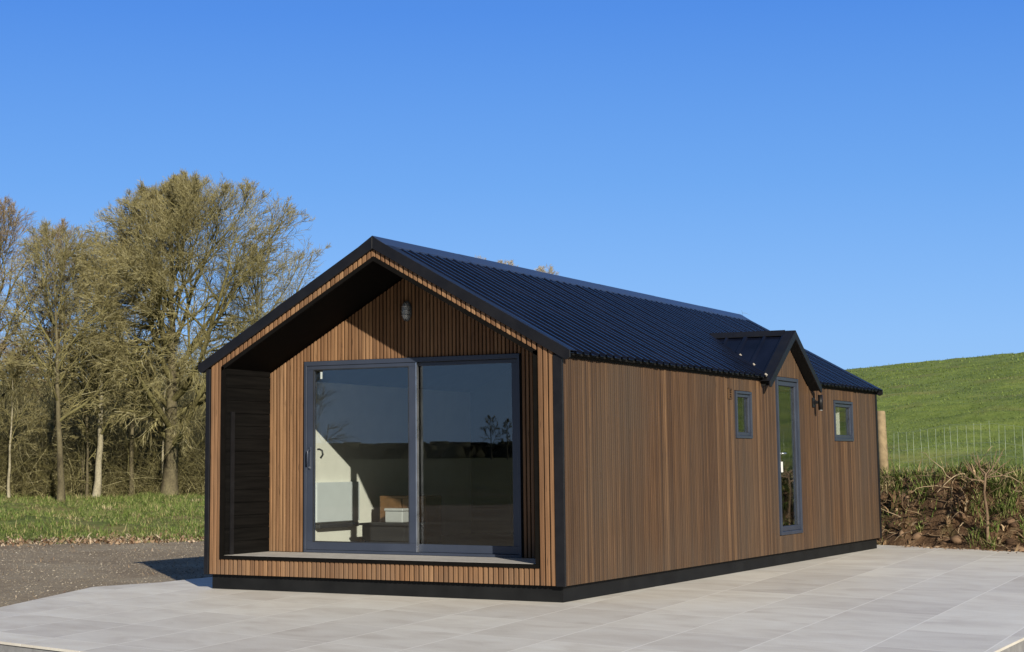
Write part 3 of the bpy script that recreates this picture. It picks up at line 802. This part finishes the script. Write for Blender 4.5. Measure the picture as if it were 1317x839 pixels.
def make_tree(root, seed, H, r0, env_c, env_r, first, nlimb, levels, fork=None, bark='bark', limb='limb', twig='twig', lean=(0, 0), twr=.0046, limb_ang=(.45, .95)):
    """bare tree: trunk, limbs that reach for the crown's outline, branches and twigs"""
    rg = np.random.default_rng(seed)
    env_c = np.array(env_c, float); env_r = np.array(env_r, float)
    tr, li, tw = Branches(), Branches(), Branches()
    n = 14; th = H*(fork or .93)
    P = np.zeros((n, 3)); zz = np.linspace(0, th, n)
    P[:, 2] = zz; P[:, 0] = lean[0]*zz/th + np.cumsum(rg.normal(0, .006*H, n))*.5; P[:, 1] = lean[1]*zz/th + np.cumsum(rg.normal(0, .006*H, n))*.5
    P[0, :2] = 0
    rad = r0*(1-.9*(zz/th)**.8); rad[0] *= 1.4; P[0, 2] = -.25
    tr.line(P, rad, 10)
    LP, LR = [], []
    for i in range(nlimb):
        f = min(first + (1-first)*((i+rg.uniform(.1, .9))/nlimb)**.9, .985)
        k = f*(n-1); j = min(int(k), n-2); p = P[j]*(1-k+j)+P[j+1]*(k-j)
        az_ = i*2.399+rg.uniform(-.5, .5)
        a = limb_ang[1]+(limb_ang[0]-limb_ang[1])*f + rg.uniform(-.15, .15)
        dd = np.array([math.cos(az_)*math.sin(a), math.sin(az_)*math.sin(a), math.cos(a)])
        ln = float(env_dist(p, dd, env_c, env_r))*rg.uniform(.85, 1.0)
        Q = curve_path(rg, p, dd, ln, 9, .09, .05)
        rr0 = min(np.interp(f, np.linspace(0, 1, n), rad)*rg.uniform(.5, .8), .035*ln+.012)
        LP.append(Q); LR.append(np.linspace(rr0, .010, len(Q)))
    LP, LR = np.array(LP), np.array(LR)
    li.batch(LP, LR, 6)
    for q, lv in enumerate(levels):
        LP, LR = grow(rg, LP, LR, *lv, env_c, env_r, .68, twr)
        (tw if q >= len(levels)-2 else li).batch(LP, LR, 5 if q == 0 else (4 if q == 1 else 3))
    tr.build('trunk', M[bark], root)
    li.build('limb', M[limb], root)
    tw.build('twigs', M[twig], root)
    return root

def ground_at(x, y): return float(Hh(np.array([x]), np.array([y]))[0])
def tree(name, x, y, label, group=None, **kw):
    root = empty(name, (x, y, ground_at(x, y)), label, 'tree', group)
    return make_tree(root, **kw)

G = 'bare winter trees on the grass bank'
#        cnt flo   angle      lfac lmax nseg wig  lift out
big  = [(10, .12, (.45, 1.0), .55, 2.4, 7, .11, .02, .15), (7, .12, (.45, 1.05), .6, 1.4, 6, .14, .01, .2), (6, .12, (.45, 1.1), .7, .8, 4, .17, .0, .3), (4, .1, (.4, 1.1), .8, .42, 3, .18, .0, .4)]
med  = [(9, .12, (.45, 1.0), .5, 1.5, 6, .11, .02, .15), (7, .12, (.45, 1.1), .6, .8, 4, .16, .01, .25), (5, .1, (.4, 1.1), .8, .42, 3, .18, .0, .35)]
for q in (big, med): q[:] = [l for l in q]
tree('bare_tree', -21.78, 21.42, 'largest bare tree, with a thick trunk and a broad dense domed crown', G, seed=11, H=8.0, r0=.23, env_c=(.75, .42, 4.85), env_r=(4.2, 4.2, 3.85), first=.15, nlimb=27, levels=big, twr=.0052, limb_ang=(.3, 1.2))
tree('bare_tree', -22.73, 19.54, 'slim bare tree with a smooth pale lower trunk left of the large domed tree', G, seed=21, H=6.6, r0=.105, env_c=(0, 0, 4.3), env_r=(1.6, 1.6, 2.8), first=.24, nlimb=18, levels=med, bark='palebark')
tree('bare_tree', -22.63, 18.11, 'slim bare tree with dark upper stem at the edge of the grass', G, seed=33, H=6.9, r0=.10, env_c=(-.1, -.1, 4.3), env_r=(1.8, 1.8, 2.9), first=.3, nlimb=19, levels=med, lean=(-.35, -.1))
tree('bare_tree', -23.95, 20.42, 'thin greenish bare tree between the two slim trunks', G, seed=41, H=6.4, r0=.075, env_c=(0, 0, 4.2), env_r=(1.4, 1.4, 2.5), first=.35, nlimb=14, levels=med)
tree('bare_tree', -22.76, 21.04, 'thin mossy bare tree close beside the large domed tree', G, seed=52, H=6.2, r0=.07, env_c=(0, 0, 4.2), env_r=(1.2, 1.2, 2.4), first=.35, nlimb=13, levels=med)
tree('bare_tree', -25.2, 18.35, 'tall bare tree with dense grey brown twigs at the left border of the view', G, seed=61, H=7.6, r0=.13, env_c=(-.1, 0, 4.9), env_r=(2.2, 2.2, 3.0), first=.3, nlimb=22, levels=med, twig='twigred')
tree('bare_tree', -25.6, 21.2, 'bare tree with thin grey twigs standing behind the slim trunks', G, seed=66, H=7.4, r0=.09, env_c=(0, 0, 4.9), env_r=(1.8, 1.8, 2.8), first=.3, nlimb=16, levels=med, twig='twigred')
tree('bare_tree', -26.8, 17.2, 'bushy bare tree out past the left border of the grass bank', G, seed=68, H=7.6, r0=.12, env_c=(0, 0, 4.8), env_r=(2.2, 2.2, 3.0), first=.25, nlimb=16, levels=med, twig='twigred')
tree('bare_tree', -21.6, 25.2, 'bare tree half hidden behind the lodge roof beside the large domed tree', G, seed=71, H=7.4, r0=.11, env_c=(.2, 0, 4.3), env_r=(2.6, 2.6, 3.0), first=.3, nlimb=16, levels=med)
for (tx, ty, th_, er, sd, lb) in ((-40.2, 77.5, 8.9, 2.6, 81, 'pale bare tree with the broadest twig tops above the roof ridge'), (-41.6, 76.8, 9.1, 1.5, 82, 'pale bare tree with sparse twig tops nearest the gable above the roof ridge'), (-38.0, 78.7, 8.7, 1.9, 83, 'pale bare tree whose low twig tops stand farthest from the gable above the roof ridge')):
    tree('bare_tree', tx, ty, lb, 'pale trees showing over the roof ridge', seed=sd, H=th_, r0=.15, env_c=(0, 0, th_*.56), env_r=(er, er, th_*.47), first=.25, nlimb=18, levels=med, twig='twigpale', twr=.008)

for (tx, ty, th_, sd, bk, lb) in ((-24.3, 18.0, 3.6, 101, 'palebark', 'short thin stem with few twigs at the left border of the grass bank'), (-22.1, 21.5, 4.4, 102, 'palebark', 'thin pale stem close against the thick trunk of the domed tree'), (-23.35, 19.9, 4.2, 103, 'bark', 'short dark stem between the pale trunk and the mossy trees')):
    tree('bare_tree', tx, ty, lb, G, seed=sd, H=th_, r0=.045, env_c=(0, 0, th_*.6), env_r=(.9, .9, th_*.42), first=.25, nlimb=10, levels=med[:2]+[(5,)+med[2][1:]], bark=bk)
# trees mirrored in the glass (out on the field behind the camera)
GR = 'trees on the field opposite the lodge'
thin = [(6, .15, (.45, 1.0), .5, 1.5, 6, .11, .02, .15), (5, .15, (.45, 1.1), .6, .8, 4, .16, .01, .25), (3, .1, (.4, 1.1), .8, .42, 3, .18, .0, .35)]
def far_tree(x, y, label, seed, H, er, twr, nl, group=None):
    tree('field_tree', x, y, label, group, seed=seed, H=H, r0=H*.022, env_c=(0, 0, H*.56), env_r=(er, er, H*.46), first=.25, nlimb=nl, levels=thin, twig='scrub', twr=twr)

# ------------------------------------------------------------------ scrub, grass, litter (uncountable)
def strips(P, Dr, ln, wd, bend, segs=3, name='grass', mat=None, curl=None, label=None, cat=None):
    """bent tapering blades: P (n,3) feet, Dr (n,2) lean direction, ln lengths, wd widths, bend 0..1.5"""
    n = len(P); Dr = Dr/np.linalg.norm(Dr, axis=1)[:, None]
    side = np.stack([-Dr[:, 1], Dr[:, 0], np.zeros(n)], 1)
    rows = []; pos = P.copy(); a = np.zeros(n)+.12
    for k in range(segs+1):
        w = wd*(1-.85*(k/segs)**1.6)
        rows.append(pos-side*w[:, None]/2); rows.append(pos+side*w[:, None]/2)
        a = a+bend/segs
        step = ln/segs
        pos = pos+np.stack([Dr[:, 0]*np.sin(a)*step, Dr[:, 1]*np.sin(a)*step, np.cos(a)*step], 1)
    V = np.stack(rows, 1); k = 2*(segs+1)
    F = np.concatenate([np.stack([np.arange(n)*k+2*j, np.arange(n)*k+2*j+1, np.arange(n)*k+2*j+3, np.arange(n)*k+2*j+2], 1) for j in range(segs)])
    o = link_mesh(name, arrays_mesh(name, V.reshape(-1, 3), F), mat)
    return tag(o, label, cat, kind='stuff')

def in_view(n, s0, s1, az0, az1):
    """random points in the camera's ground sector (uniform in area)"""
    a = np.radians(R.uniform(az0, az1, n)); r = np.sqrt(R.uniform(s0*s0, s1*s1, n))
    return CAM[0]-np.sin(a)*r, CAM[1]+np.cos(a)*r

# left bank: tufted grass
x, y = in_view(90000, 30.5, 50, 34, 50)
s, t, u, aa, r = coords(x, y)
k = (s > 31.3+.35*wob(x, y, 3.1)) & (s < 47.5) & (wob(x, y, 1.9, 6)+.7*wob(x, y, 5., 2)+R.normal(0, .25, len(x)) > -.02)
x, y = x[k], y[k]; n = len(x)
lush = .5+.5*wob(x, y, 1.7, 9)
P = np.stack([x, y, Hh(x, y)-.01], 1); an = R.uniform(0, 6.28, n)
strips(P, np.stack([np.cos(an), np.sin(an)], 1), R.uniform(.04, .12, n)*(.55+.85*lush), R.uniform(.006, .018, n), R.uniform(.5, 2.3, n), 3, 'long_grass', M['blade'], label='rough tufted grass on the bank below the bare trees', cat='grass')
def tussocks(cx_, cy_, nb, rad, l0, l1, w0, w1, name, mat, label, scale=None):
    n = len(cx_)*nb
    a = R.uniform(0, 6.28, n); q = np.abs(R.normal(0, 1, n))*rad
    sc = np.repeat(R.uniform(.5, 1.35, len(cx_)), nb)
    x = np.repeat(cx_, nb)+np.cos(a)*q*sc; y = np.repeat(cy_, nb)+np.sin(a)*q*sc
    a2 = a+R.normal(0, .5, n)
    strips(np.stack([x, y, Hh(x, y)-.01], 1), np.stack([np.cos(a2), np.sin(a2)], 1), R.uniform(l0, l1, n)*sc, R.uniform(w0, w1, n), R.uniform(.5, 2.3, n), 4, name, M[mat], label=label, cat='grass')
x, y = in_view(3600, 30.5, 50, 34, 50); s, t, u, aa, r = coords(x, y)
k = (s > 31.9) & (s < 47) & (wob(x, y, 1.3, 5)+R.normal(0, .3, len(x)) > -.15); tussocks(x[k], y[k], 32, .10, .06, .20, .007, .016, 'tussock_grass', 'blade', 'coarse green tussocks growing on the grass bank')
x, y = in_view(650, 30.5, 50, 34, 50); s, t, u, aa, r = coords(x, y)
k = (s > 31.6) & (s < 47.5) & (wob(x, y, 1.1, 15)+R.normal(0, .25, len(x)) > .15); tussocks(x[k], y[k], 30, .11, .06, .18, .007, .016, 'dead_tussock', 'straw', 'brown dead tussocks among the green grass on the bank')
# dead leaves and straw along the foot of the bank
n = 2600
x, y = in_view(n*3, 29, 34.5, 35, 47)
s, t, u, aa, r = coords(x, y); k = np.abs(s-31.7-.3*wob(x, y, 3.1)) < R.exponential(.35, len(x)); x, y = x[k][:n], y[k][:n]; n = len(x)
an = R.uniform(0, 6.28, n)
strips(np.stack([x, y, Hh(x, y)+.004], 1), np.stack([np.cos(an), np.sin(an)], 1), R.uniform(.06, .22, n), R.uniform(.02, .06, n), R.uniform(1.2, 2.4, n), 3, 'leaf_litter', M['litter'], label='brown leaf litter strewn along the foot of the grass bank', cat='leaf litter')

# loose stones and grit on the gravel
def stones(n, name, pts, size, mat, label, cat):
    ico = np.array([(0, 0, 1), (.89, 0, .45), (.28, .85, .45), (-.72, .53, .45), (-.72, -.53, .45), (.28, -.85, .45), (.72, .53, -.45), (-.28, .85, -.45), (-.89, 0, -.45), (-.28, -.85, -.45), (.72, -.53, -.45), (0, 0, -1)])
    fc = np.array([(0, 1, 2), (0, 2, 3), (0, 3, 4), (0, 4, 5), (0, 5, 1), (1, 6, 2), (2, 7, 3), (3, 8, 4), (4, 9, 5), (5, 10, 1), (2, 6, 7), (3, 7, 8), (4, 8, 9), (5, 9, 10), (1, 10, 6), (6, 11, 7), (7, 11, 8), (8, 11, 9), (9, 11, 10), (10, 11, 6)])
    n = len(pts)
    sc = size[:, None, None]*R.uniform(.6, 1.3, (n, 1, 3))*np.array([1, 1, .6])
    V = ico[None]*R.uniform(.6, 1.3, (n, 12, 1))*sc+pts[:, None, :]
    F = (fc[None]+(np.arange(n)*12)[:, None, None]).reshape(-1, 3)
    return tag(link_mesh(name, arrays_mesh(name, V.reshape(-1, 3), F), mat), label, cat, kind='stuff')
def in_slab(x, y):
    c = False
    inside = np.zeros(len(x), bool); j = len(slab)-1
    for i in range(len(slab)):
        xi, yi = slab[i]; xj, yj = slab[j]
        inside ^= ((yi > y) != (yj > y)) & (x < (xj-xi)*(y-yi)/(yj-yi+1e-12)+xi); j = i
    return inside
x, y = in_view(16000, 15, 32.5, 35, 48)
k = ~in_slab(x, y); x, y = x[k], y[k]; n = len(x)
stones(n, 'loose_gravel', np.stack([x, y, Hh(x, y)+.002], 1), np.minimum(R.lognormal(-5.1, .45, n), .025), M['stone'], 'loose grey brown gravel stones on the yard beside the patio', 'gravel')
n = 420
x, y = in_view(n, 17, 32, 35, 48); k = ~in_slab(x, y); x, y = x[k], y[k]; n = len(x); an = R.uniform(0, 6.28, n)
strips(np.stack([x, y, Hh(x, y)+.004], 1), np.stack([np.cos(an), np.sin(an)], 1), R.uniform(.04, .16, n), R.uniform(.004, .012, n), R.uniform(1.4, 1.7, n), 2, 'wood_chips', M['litter'], label='pale straw and wood chips scattered over the gravel yard', cat='litter')

# thicket under and behind the trees
def thicket(n, s0, s1, a0, a1, hmin, hmax, rad, name, label, mat='scrub', kids=5):
    B = Branches(); x, y = in_view(n*3, s0-2, s1+6, a0, a1)
    s, t, u, aa, r = coords(x, y); k = (s > s0) & (s < s1); x, y = x[k][:n], y[k][:n]; n = len(x)
    p = np.stack([x, y, Hh(x, y)-.05], 1); h = R.uniform(hmin, hmax, n)
    d = unit(np.stack([R.normal(0, .5, n), R.normal(0, .5, n), np.full(n, 1.)], 1)); Q = [p]
    for i in range(7):
        d = unit(d+R.normal(0, .17, (n, 3))+np.array([0, 0, -.05])); Q.append(Q[-1]+d*(h/7)[:, None])
    P = np.stack(Q, 1); Rd = (rad*R.uniform(.6, 1.6, n))[:, None]*np.linspace(1, .4, 8)[None]
    B.batch(P, Rd, 3)
    big_c, big_r = np.array([0, 0, 0.]), np.array([1e4, 1e4, 1e4])
    P2, R2 = grow(R, P, Rd, kids, .15, (.4, 1.4), .5, 9, 5, .2, -.03, 0, big_c, big_r, .65, rad*.3)
    B.batch(P2, R2, 3)
    P3, R3 = grow(R, P2, R2, 3, .15, (.4, 1.4), .5, 9, 3, .2, -.03, 0, big_c, big_r, .7, rad*.25)
    B.batch(P3, R3, 3)
    return tag(link_mesh(name, B.mesh(name, False), M[mat]), label, 'scrub', kind='stuff')
thicket(1500, 46.6, 52, 36, 48, .8, 3.4, .011, 'scrub', 'tangled bare scrub and brambles under the trees')
thicket(1500, 52, 68, 36, 48, 1.5, 4.6, .016, 'thicket', 'dark dense thicket closing off the view behind the trees')
thicket(1100, 45.8, 48.5, 36, 48, .3, 1.0, .008, 'bramble', 'low brown brambles along the top edge of the grass', 'scrub', 3)
thicket(2200, 70, 130, 20, 50, 2, 5.0, .035, 'far_wood', 'brown winter woodland covering the hill behind the trees')

# right-hand bank: dead fronds, roots and grass
def bank_pts(n, t0, t1, u0, u1):
    t = R.uniform(t0, t1, n); u = R.uniform(u0, u1, n)
    return OR[0]+MR[0]*t*1.0/(MR@MR)*1.0+UR[0]*u, OR[1]+MR[1]*t/(MR@MR)+UR[1]*u
n = 500; x, y = bank_pts(n, .10, 1.35, -2.0, 7.5); an = R.uniform(0, 6.28, n)
k = wob(x, y, 3.3, 8)+R.normal(0, .35, n) > -.1; x, y, an = x[k], y[k], an[k]; n = len(x)
strips(np.stack([x, y, Hh(x, y)-.02], 1), np.stack([np.cos(an), np.sin(an)], 1)*.7+np.array([[.15, -.7]]), R.uniform(.12, .5, n), R.uniform(.006, .035, n), R.uniform(.9, 2.9, n), 5, 'dead_bracken', M['frond'], label='brown dead bracken and roots covering the cut earth bank', cat='bracken')
n = 9000; x, y = bank_pts(n, .2, 2.1, -2.0, 7.5); an = R.uniform(0, 6.28, n)
s, t, u, aa, r = coords(x, y)
k = (wob(x, y, 1.7, 3)+.5*wob(x, y, 4.1, 1)+R.normal(0, .25, n) > .45-.95*sst(.65, 1.15, t)); x, y, an = x[k], y[k], an[k]; n = len(x)
strips(np.stack([x, y, Hh(x, y)-.02], 1), np.stack([np.cos(an), np.sin(an)], 1)*.8+np.array([[.1, -.5]]), R.uniform(.08, .30, n), R.uniform(.006, .020, n), R.uniform(.5, 2.4, n), 4, 'bank_grass', M['blade'], label='green grass clumps along the top of the earth bank', cat='grass')
n = 1500; x, y = bank_pts(n, .85, 1.9, -2.0, 7.5); an = R.uniform(0, 6.28, n)
k = wob(x, y, 2.6, 5)+R.normal(0, .3, n) > .05; x, y, an = x[k], y[k], an[k]; n = len(x)
strips(np.stack([x, y, Hh(x, y)-.02], 1), np.stack([np.cos(an), np.sin(an)], 1)*.8+np.array([[.1, -.6]]), R.uniform(.12, .38, n), R.uniform(.005, .014, n), R.uniform(.8, 2.6, n), 4, 'dead_grass', M['straw'], label='pale dead grass hanging over the lip of the earth bank', cat='grass')
B = Branches()
for i in range(170):
    x, y = bank_pts(1, .15, 1.3, -2, 7.5); x, y = float(x[0]), float(y[0])
    P = curve_path(R, np.array([x, y, ground_at(x, y)-.02]), np.array([R.normal(0, .7), -R.uniform(.2, 1), R.uniform(.0, .7)]), R.uniform(.25, .9), 7, .25, -.05)
    r0 = R.uniform(.003, .012); B.line(P, np.linspace(r0, r0*.4, len(P)), 4)
tag(link_mesh('roots', B.mesh('roots'), M['root']), 'exposed roots and stems hanging from the cut earth bank', 'roots', kind='stuff')
n = 330; x, y = bank_pts(n, .06, 1.0, -2.0, 7.5)
stones(n, 'earth_clods', np.stack([x, y, Hh(x, y)-.03], 1), np.minimum(R.lognormal(-2.9, .55, n), .15), M['clod'], 'brown earth clods and stones lodged in the bank beside the patio', 'earth')

n = 900; x, y = bank_pts(n, -.02, .12, -1.0, 6.0); tq = R.exponential(.10, n); x -= MR[0]*tq; y -= MR[1]*tq
k = x > .05; x, y, = x[k], y[k]; n = len(x)
stones(n, 'spilled_soil', np.stack([x, y, np.maximum(Hh(x, y), 0)+.002], 1), np.minimum(R.lognormal(-4.6, .6, n), .05), M['clod'], 'crumbs of brown soil spilled over the back edge of the patio', 'soil')
x, y = bank_pts(560, .25, 1.9, -2.0, 7.5); s, t, u, aa, r = coords(x, y)
k = wob(x, y, 1.9, 3)+R.normal(0, .3, len(x)) > .45-.75*sst(.7, 1.15, t)-.45*sst(1.0, 2.2, u); tussocks(x[k], y[k], 45, .07, .10, .26, .008, .018, 'bank_tussock', 'blade', 'bright green leafy tussocks on the cut earth bank')
x, y = bank_pts(170, .75, 1.8, -2.0, 7.5); k = wob(x, y, 2.3, 9)+R.normal(0, .4, len(x)) > 0; tussocks(x[k], y[k], 40, .08, .10, .26, .006, .014, 'straw_tussock', 'straw', 'pale straw coloured tussocks on the lip of the earth bank')
x, y = bank_pts(70, .1, 1.1, -2.0, 7.5); k = wob(x, y, 2.0, 19)+R.normal(0, .4, len(x)) > 0; tussocks(x[k], y[k], 16, .09, .12, .34, .02, .07, 'withered_docks', 'frond', 'withered brown leaves drooping on the cut earth bank')
# meadow on the hill
for (n, a, b, l0, l1, w0, w1) in ((40000, 31, 50, .03, .09, .007, .016), (30000, 50, 90, .04, .11, .012, .03), (14000, 90, 175, .05, .16, .03, .06)):
    x, y = in_view(n, a, b, 8, 18.5); s, t, u, aa, r = coords(x, y)
    k = t > 1.35; x, y = x[k], y[k]; m_ = len(x); an = R.uniform(0, 6.28, m_)
    strips(np.stack([x, y, Hh(x, y)-.02], 1), np.stack([np.cos(an), np.sin(an)], 1), R.uniform(l0, l1, m_), R.uniform(w0, w1, m_), R.uniform(.5, 1.6, m_), 2, 'meadow_grass', M['fieldblade'], label='short green pasture grass on the sloping field behind the fence', cat='grass')

# ------------------------------------------------------------------ fence and sapling
def bank_xy(u, t): 
    q = OR+UR*u/(UR@UR)+MR*t/(MR@MR); return float(q[0]), float(q[1])
px_, py_ = -.64, 14.44
fence = empty('wire_fence', (px_, py_, ground_at(px_, py_)), 'wire stock fence with a timber post along the top of the bank', 'fence')
def rel(pt): return (pt[0], pt[1], pt[2])
ud = UR/np.linalg.norm(UR)
for i in range(4):
    x, y = px_+ud[0]*3.4*i, py_+ud[1]*3.4*i
    z = ground_at(x, y)
    m = MB()
    lean = .02 if i == 0 else R.uniform(-.03, .03)
    m.tube([(x, y, z-.3), (x-lean*.4, y, z+.4), (x-lean, y, z+1.10), (x-lean, y, z+1.125)], [.088, .085, .08, .068], 12)
    m.build('post', M['post'], fence)
m = MB()
nv = 66
for i in range(nv):
    f = .22+i*.155
    x, y = px_+ud[0]*f, py_+ud[1]*f; z = ground_at(x, y)
    m.tube([(x+R.normal(0, .012), y, z+.02), (x+R.normal(0, .015), y, z+.80+R.normal(0, .02))], .0026, 4)
for hgt in (.12, .30, .5, .8):
    pts = []
    for i in range(0, nv+4, 3):
        f = i*.155; x, y = px_+ud[0]*f, py_+ud[1]*f; pts.append((x, y, ground_at(x, y)+hgt+.01*math.sin(i)))
    m.tube(pts, .0022, 4)
m.build('wire_mesh', M['galv'], fence)

sx_, sy_ = 1.52, 12.17
sap = empty('sapling', (sx_, sy_, ground_at(sx_, sy_)), 'bare brown forked sapling standing upright against the earth bank', 'sapling')
m = MB(); z = ground_at(sx_, sy_)
m.tube([(sx_, sy_, z-.1), (sx_+.02, sy_, z+.35), (sx_-.015, sy_+.01, z+.7), (sx_+.02, sy_+.02, z+1.0)], [.026, .022, .018, .015], 8)
m.build('stem', M['saplingbark'], sap)
tips = [(-.34, .42), (-.22, .30), (-.10, .36), (.16, .40), (.28, .34), (.40, .10), (.30, .22), (-.42, .12), (.04, .22)]
m = MB(); rgs = random.Random(3)
for a, b in tips:
    st = (sx_+.015, sy_+.02, z+.78+.22*rgs.random())
    md = (st[0]+a*.5+rgs.uniform(-.04, .04), st[1]+rgs.uniform(-.1, .1), st[2]+b*.35)
    en = (st[0]+a, st[1]+rgs.uniform(-.15, .15), st[2]+b)
    m.tube([st, md, en], [.011, .008, .003], 6)
    for q in range(2):
        e2 = (md[0]+a*.5+rgs.uniform(-.12, .12), md[1]+rgs.uniform(-.1, .1), md[2]+b*.5+rgs.uniform(-.02, .12))
        m.tube([md, e2], [.005, .002], 5)
m.build('branch', M['saplingbark'], sap)

# ------------------------------------------------------------------ what the glass mirrors: trees and hedge on the opposite field
def refl(a, r):                                            # azimuth from +Y, left positive, about the camera
    a = math.radians(a); return CAM[0]-math.sin(a)*r, CAM[1]+math.cos(a)*r
far_tree(-71.32, -133.42, 'broader upright tree on the pasture opposite, mirrored in the right pane', 91, 4.3, 1.2, .015, 7)
far_tree(-69.88, -134.16, 'narrow upright tree on the pasture opposite, mirrored near the edge of the right pane', 92, 4.0, .6, .015, 9)
far_tree(-17.72, -20.10, 'bare branching tree across the yard, mirrored in the left pane of the sliding door', 93, 4.1, 1.6, .007, 8)
a_ = np.radians(R.uniform(130, 175, 1600)); r_ = R.uniform(150, 185, 1600)
B = Branches(); x, y = CAM[0]-np.sin(a_)*r_, CAM[1]+np.cos(a_)*r_
p = np.stack([x, y, Hh(x, y)], 1); h = R.uniform(.1, .45, 1600)
Pp = np.stack([p+np.stack([R.normal(0, .3, 1600)*q, R.normal(0, .3, 1600)*q, h*q], 1) for q in (0, .35, .7, 1)], 1)
B.batch(Pp, np.array([1.6, 1.6, 1.2, .3])[None]*R.uniform(.5, 1.2, 1600)[:, None], 6)
tag(link_mesh('far_hedge', B.mesh('far_hedge', False), M['hedge']), 'dark hedge line on the pasture opposite, seen in the glass', 'hedge', kind='stuff')

# ------------------------------------------------------------------ camera
yaw, pitch, roll, fpx, ppx, ppy = .5196, .1271, -.0049, 2187.63, 544.13, 314.38
fw = Vector((-math.sin(yaw)*math.cos(pitch), math.cos(yaw)*math.cos(pitch), math.sin(pitch)))
rt = Vector((math.cos(yaw), math.sin(yaw), 0)); up = rt.cross(fw)
rt, up = math.cos(roll)*rt+math.sin(roll)*up, -math.sin(roll)*rt+math.cos(roll)*up
cam = bpy.data.cameras.new('camera'); co = bpy.data.objects.new('camera', cam); COL.objects.link(co)
co.matrix_world = Matrix(((rt.x, up.x, -fw.x, CAM[0]), (rt.y, up.y, -fw.y, CAM[1]), (rt.z, up.z, -fw.z, CAM[2]), (0, 0, 0, 1)))
cam.sensor_fit = 'HORIZONTAL'; cam.sensor_width = 36; cam.lens = fpx/1317*36
cam.shift_x = (658.5-ppx)/1317; cam.shift_y = -(419.5-ppy)/1317
cam.clip_start = .1; cam.clip_end = 5000
SC.camera = co

# ------------------------------------------------------------------ light
SD_ = Vector((-.88, .86, -.50)).normalized()
sun = bpy.data.lights.new('sun', 'SUN'); so = bpy.data.objects.new('sun', sun); COL.objects.link(so)
so.rotation_euler = SD_.to_track_quat('-Z', 'Y').to_euler(); so.location = (10, -12, 12)
sun.energy = 5.0; sun.angle = math.radians(.5); sun.color = (1, .92, .79)
w = bpy.data.worlds.new('World'); SC.world = w; w.use_nodes = True
nt = w.node_tree; bg = nt.nodes['Background']
sky = nt.nodes.new('ShaderNodeTexSky'); sky.sky_type = 'NISHITA'; sky.sun_disc = False
sky.sun_elevation = math.asin(-SD_.z); sky.sun_rotation = math.atan2(-SD_.x, -SD_.y)
sky.air_density = 1.0; sky.dust_density = .25; sky.ozone_density = 3.0; sky.altitude = 200
# clear winter sky: the Nishita sky, with the deep blue of the side away from the sun and the pale side near it
def wn_(typ, **kw):
    d = nt.nodes.new(typ)
    for k, v in kw.items(): setattr(d, k, v)
    return d
def wramp(fac, stops):
    d = wn_('ShaderNodeValToRGB'); e = d.color_ramp.elements
    while len(e) < len(stops): e.new(.5)
    for q, (p, c) in zip(e, stops): q.position = p; q.color = (*c, 1)
    nt.links.new(fac, d.inputs['Fac']); return d.outputs['Color']
tcw = wn_('ShaderNodeTexCoord'); sep = wn_('ShaderNodeSeparateXYZ'); nt.links.new(tcw.outputs['Generated'], sep.inputs[0])
far = wramp(sep.outputs[2], [(0, (.20, .41, .755)), (.07, (.172, .375, .755)), (.16, (.098, .285, .70)), (.26, (.046, .196, .645)), (.45, (.045, .13, .38)), (1, (.045, .085, .19))])
near = wramp(sep.outputs[2], [(0, (.15, .16, .17)), (.25, (.10, .115, .135)), (1, (.045, .068, .112))])
dot = wn_('ShaderNodeVectorMath', operation='DOT_PRODUCT'); nt.links.new(tcw.outputs['Generated'], dot.inputs[0]); dot.inputs[1].default_value = tuple(-SD_)
fr = wramp(dot.outputs['Value'], [(.0, (0, 0, 0)), (.75, (1, 1, 1))])
def wmix(fac, a, b, mode='MIX'):
    d = wn_('ShaderNodeMix', data_type='RGBA', blend_type=mode)
    for q, i in ((fac, 0), (a, 6), (b, 7)):
        if isinstance(q, (int, float)): d.inputs[i].default_value = q
        elif isinstance(q, tuple): d.inputs[i].default_value = (*q, 1)
        else: nt.links.new(q, d.inputs[i])
    return d.outputs[2]
grad = wmix(1.0, wmix(fr, far, near), (10, 10, 10), 'MULTIPLY')
nt.links.new(wmix(.85, sky.outputs[0], grad), bg.inputs['Color']); bg.inputs['Strength'].default_value = .10
SC.view_settings.view_transform = 'Standard'; SC.view_settings.look = 'None'
SC.view_settings.exposure = 0.32; SC.view_settings.gamma = 1
SC.cycles.max_bounces = 8; SC.cycles.transparent_max_bounces = 12
